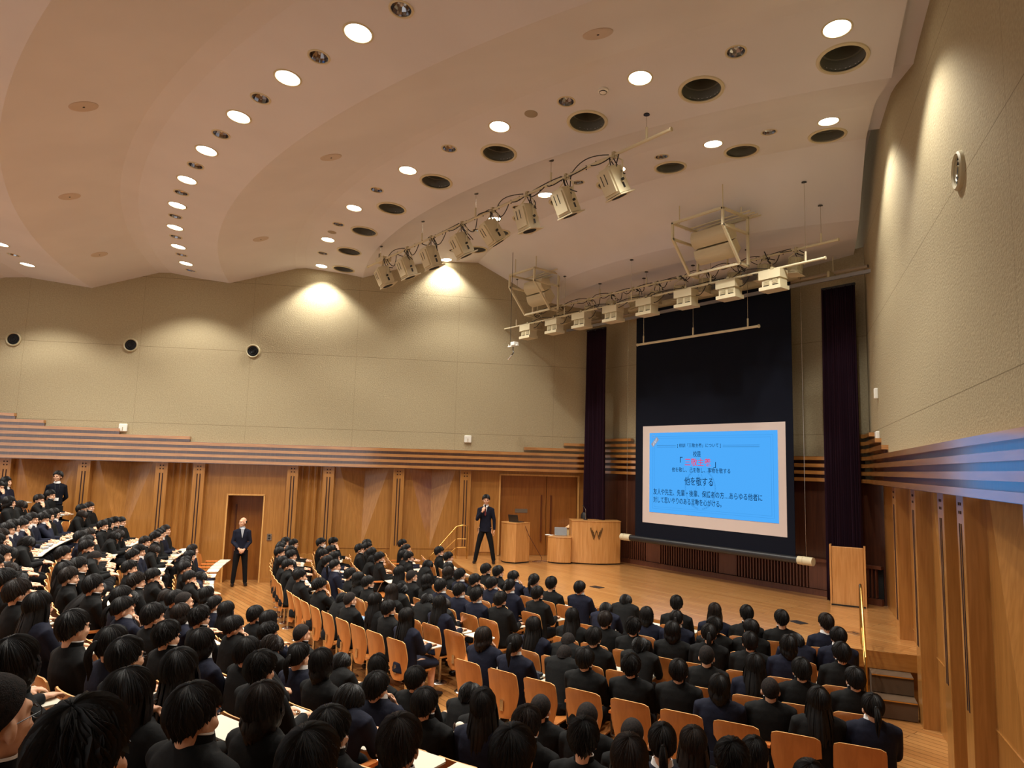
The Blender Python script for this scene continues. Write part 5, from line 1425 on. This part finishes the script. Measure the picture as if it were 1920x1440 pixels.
# small projector box at the left end of the spotlight bar
pj = thing('junction_box', 'small cream box and black bracket at the left end of the front bar', 'junction box', T(-4.35, -13.3, 8.02))
MB().box((0.1, 0, .05), (.38, .22, .10)).obj('housing', M_CREAM, pj); MB().tube([(-.12, 0, .1), (-.12, 0, .26)], .02, 8).obj('bracket', M_BLACKM, pj)
# ================================================================ the three standing men
def standing(M, label, kind):
    """kind: presenter | doorman | guard"""
    SX = .86; tall = 1.72; Mh = {'presenter': T(0, .015, 1.605) @ Matrix.Rotation(.1, 4, 'Z') @ Matrix.Rotation(-.12, 4, 'X'), 'doorman': T(0, 0, 1.60) @ Matrix.Rotation(-.9, 4, 'Z'), 'guard': T(0, 0, 1.60) @ Matrix.Rotation(-.6, 4, 'Z')}[kind]
    st_ = .14 if kind == 'presenter' else .05
    if kind == 'presenter':
        E = ((-.225, .02, 1.10), (.215, .06, 1.11)); Wr = ((-.235, .03, .84), (.06, .22, 1.33)); HD = ((0, .1, -1), (-.35, -.1, .9)); HU = ((-1, 0, 0), (.4, .9, 0)); CU = (.4, 1.25)
    elif kind == 'doorman':
        E = ((-.215, .02, 1.10), (.215, .02, 1.10)); Wr = ((-.07, .19, .93), (.06, .20, .94)); HD = ((.75, .15, -.6), (-.75, .15, -.6)); HU = ((0, 1, .2), (0, 1, .2)); CU = (.5, .5)
    else:
        E = ((-.225, -.06, 1.10), (.225, -.06, 1.10)); Wr = ((-.08, -.20, .93), (.08, -.20, .92)); HD = ((.8, -.1, -.4), (-.8, -.1, -.4)); HU = ((0, -1, 0), (0, -1, 0)); CU = (.5, .5)
    b = MB(); head_geo(b, Mh); b.tube([(0, -.02, 1.56), (0, -.025, 1.48), (0, -.02, 1.42)], [.052, .055, .07], 14)
    b.loft([(0, 0, .88, .15, .095), (0, 0, 1.0, .135, .09), (0, 0, 1.2, .145, .095), (0, -.01, 1.34, .155, .09), (0, -.015, 1.42, .10, .065)], 20)
    SH = [Vector((s * .150, -.01, 1.375)) for s in (-1, 1)]
    for i, s in enumerate((-1, 1)):
        e, wv = Vector(E[i]), Vector(Wr[i]); b.tube([SH[i], SH[i].lerp(e, .5), e], [.046, .043, .037], 10); b.tube([e, e.lerp(wv, .4), wv], [.038, .035, .025], 10); hand_geo(b, wv, HD[i], HU[i], s, CU[i])
        b.tube([(s * .09, 0, .90), (s * (.095 + st_ * .5), .0, .48), (s * (.10 + st_), 0, .08)], [.082, .052, .036], 12)
    o = ob('person', remesh(b, 'person_body', .008, 2, [M_SKIN], .35), None, M @ Matrix.Diagonal((1, 1, 1, 1)), label=label, cat='person')
    j = MB(); hem = .80 if kind != 'guard' else .93
    j.loft([(0, .0, hem, .165, .115), (0, 0, .95, .155, .11), (0, 0, 1.08, .142, .103), (0, 0, 1.25, .158, .108), (0, -.01, 1.36, .165, .098), (0, -.015, 1.415, .128, .078), (0, -.015, 1.45, .075, .063)], 24, 2.3)
    for i, s in enumerate((-1, 1)):
        e, wv = Vector(E[i]), Vector(Wr[i]); d = (wv - e).normalized()
        j.tube([SH[i] + Vector((-s * .05, 0, .01)), SH[i] + Vector((s * .02, 0, -.015)), SH[i].lerp(e, .5), e], [.053, .057, .052, .047], 14); j.ell(e, (.046, .046, .046)); j.tube([e, e.lerp(wv, .5), wv - d * (.03 if i else .01)], [.046, .042, .036], 12)
    jm = {'presenter': M_NAVY, 'doorman': M_NAVY, 'guard': mat('black_knit', lin(22, 23, 30), .95, spec=.1)}[kind]
    ob('jacket' if kind != 'guard' else 'sweater', remesh(j, 'jacket', .011, 3, [jm]), o)
    t = MB(); t.loft([(0, 0, .80, .145, .105), (0, 0, .92, .148, .105), (0, 0, .99, .138, .098)], 20)
    for s in (-1, 1): t.tube([(s * .085, 0, .90), (s * .09, 0, .78), (s * (.095 + st_ * .5), .01, .48), (s * (.10 + st_), .0, .07)], [.088, .088, .066, .052], 16)
    ob('trousers', remesh(t, 'trousers', .012, 3, [M_TROU]), o)
    for s in (-1, 1):
        t = MB(); t.tube([(s * (.10 + st_), -.07, .045), (s * (.10 + st_), .0, .055), (s * (.105 + st_), .10, .045), (s * (.112 + st_), .19, .030)], [.040, .046, .050, .034], 14, flat=.8); ob('shoe', t.mesh('shoe', [M_SHOE], True), o)
    for s in (-1, 1):
        ob('eye', eye_me, o, Mh @ T(s * .031, .0865, .003)); ob('eyebrow', brow_me, o, Mh @ T(s * .031, .097, .021))
    # shirt front, collar, tie
    c = MB(); c.M = T(0, -.012, 1.455); c.lathe([(.078, -.02), (.064, .035), (.059, .035), (.07, -.02)], 24, close=True)
    if kind != 'guard': c.M = None; c.add([(-.045, .108, 1.44), (.045, .108, 1.44), (.0, .130, 1.20), (-.05, .06, 1.46), (.05, .06, 1.46)], [(0, 2, 1), (3, 0, 1, 4)])
    c.M = None
    ob('shirt', c.mesh('shirt', [M_SHIRT if kind != 'doorman' else mat('grey_striped_shirt', lin(160, 164, 170), .8)], True), o)
    if kind != 'doorman': ob('hair', HAIR['s'][0 if kind == 'presenter' else 2], o, Mh @ Matrix.Diagonal((1.04, 1.04, 1.03, 1)))
    if kind == 'presenter': ob('necktie', MB().add([(-.014, .127, 1.445), (.014, .127, 1.445), (.022, .140, 1.24), (0, .140, 1.20), (-.022, .140, 1.24)], [(0, 4, 3, 2, 1)]).mesh('necktie', [mat('red_necktie', lin(104, 34, 40), .7)]), o)
    if kind in ('doorman', 'guard'): ob('glasses', glasses_me, o, Mh)
    if kind == 'doorman':
        h = MB(); h.ell((0, -.034, .004), (.077, .078, .070), nu=20, nv=12); ob('hair', h.mesh('hair', [M_STUB], True), o, Mh)
    if kind == 'guard':
        l = MB()
        for s in (-1, 1): l.tube([(s * .05, .07, 1.44), (s * .04, .128, 1.30), (0, .128, 1.12)], .004, 6)
        ob('lanyard', l.mesh('lanyard', [M_BLACK]), o); ob('name_badge', MB().box((0, .132, 1.06), (.10, .006, .07)).mesh('name_badge', [M_PAPER]), o)
    return o
def face_to(x, y, tx, ty): return atan2(-(tx - x), (ty - y))
px_, py_ = -4.24, -10.02
standing(T(px_, py_, ZS) @ rz(face_to(px_, py_, 6.0, -19)), 'presenter in navy suit and red tie speaking into a microphone on stage', 'presenter')
p = wallpt('L', 17.02, -.18)
standing(T(p.x, p.y, 0) @ rz(face_to(p.x, p.y, 8, -19.0)), 'balding man in dark jacket standing with hands clasped by the side door', 'doorman')
dr = Vector((sin(radians(-27.2)), -cos(radians(-27.2)), 0)) * 21.3
standing(T(dr.x, dr.y, TIER * 4) @ rz(face_to(dr.x, dr.y, 6, -19.0)), 'man in black sweater with name badge standing by the left wall', 'guard')
M = T(px_, py_, ZS) @ rz(face_to(px_, py_, 6.0, -19))
mic = thing('handheld_microphone', 'black handheld microphone held at the mouth of the presenter', 'microphone', M @ T(.045, .19, 1.30) @ Matrix.Rotation(.35, 4, 'X') @ Matrix.Rotation(-.2, 4, 'Y'))
MB().tube([(0, 0, 0), (0, 0, .16)], [.011, .015], 12).obj('handle', M_BLACKM, mic); MB().ell((0, 0, .185), (.024, .024, .028)).obj('head', M_BLACK, mic, True)
# ================================================================ small things among the seats
def at_seat(kind, k, th, x, y, z, a=0): return seat_M(kind, k, th) @ T(x, y, z) @ rz(a)
o = thing('water_bottle', 'clear plastic water bottle with white cap on a desk in centre block', 'bottle', at_seat('F', 1, 2.6, .05, .32, .704))
m = mat('clear_plastic', (.86, .9, .92, 1), .08); m.node_tree.nodes['Principled BSDF'].inputs['Transmission Weight'].default_value = .9; m.node_tree.nodes['Principled BSDF'].inputs['IOR'].default_value = 1.3
MB().lathe([(.001, 0), (.030, 0), (.032, .01), (.032, .055), (.030, .06), (.032, .065), (.032, .14), (.022, .175), (.012, .19), (.012, .20), (.001, .20)], 20).obj('body', m, o, True); MB().cyl((0, 0, .20), .014, .018, 14).obj('cap', M_WHITE, o, True); MB().cyl((0, 0, .07), .0325, .06, 20, caps=False).obj('wrapper', M_PAPER, o, True)
def near_seat(kind, k, th):
    L = [e for e in rows[(kind, k)] if e[0] == 'p' and e[2] is not None]; e = min(L, key=lambda e: abs(e[2] - th)); return seat_M(kind, k, e[2])
o = thing('wallet', 'folded pale blue wallet lying on a desk close to the camera', 'wallet', near_seat('R', 4, 20.5) @ T(.06, .34, .7095) @ rz(.3))
M_BLU = mat('pale_blue_leather', lin(128, 158, 190), .6)
bevel(MB().box((0, 0, .008), (.19, .095, .016)).obj('lower_flap', M_BLU, o), .004); bevel(MB().box((.002, .002, .024), (.188, .092, .014), Matrix.Rotation(.04, 3, 'X')).obj('upper_flap', M_BLU, o), .004)
o = thing('plush_toy', 'small white plush dog with a brown ear standing on a desk', 'soft toy', near_seat('R', 1, 18.0) @ T(.02, .32, .7045) @ rz(.5))
M_PL = mat('white_plush', lin(226, 216, 196), .95)
b = MB(); b.ell((0, 0, .055), (.038, .034, .055)); b.ell((0, .012, .135), (.042, .040, .038))
for s in (-1, 1): b.ell((s * .030, .03, .02), (.018, .028, .018)); b.ell((s * .040, .02, .075), (.014, .018, .026))
b.ell((0, .05, .125), (.018, .018, .014)); ob('body', remesh(b, 'body', .005, 2, [M_PL]), o)
for s in (-1, 1): MB().ell((s * .042, .0, .135), (.010, .022, .032)).obj('ear', mat('brown_plush', lin(74, 50, 38), .95), o, True)
o = thing('smartphone', 'blue-screened smartphone lying on a desk beside the left aisle', 'phone', near_seat('R', 1, -9.0) @ T(-.02, .33, .7095) @ rz(.2))
bevel(MB().box((0, 0, .004), (.075, .15, .008)).obj('case', M_BLACKM, o), .003); MB().box((0, 0, .0085), (.068, .142, .001)).obj('screen', mat('phone_screen', lin(60, 110, 190), .2, emit=lin(60, 110, 190), es=.7), o)
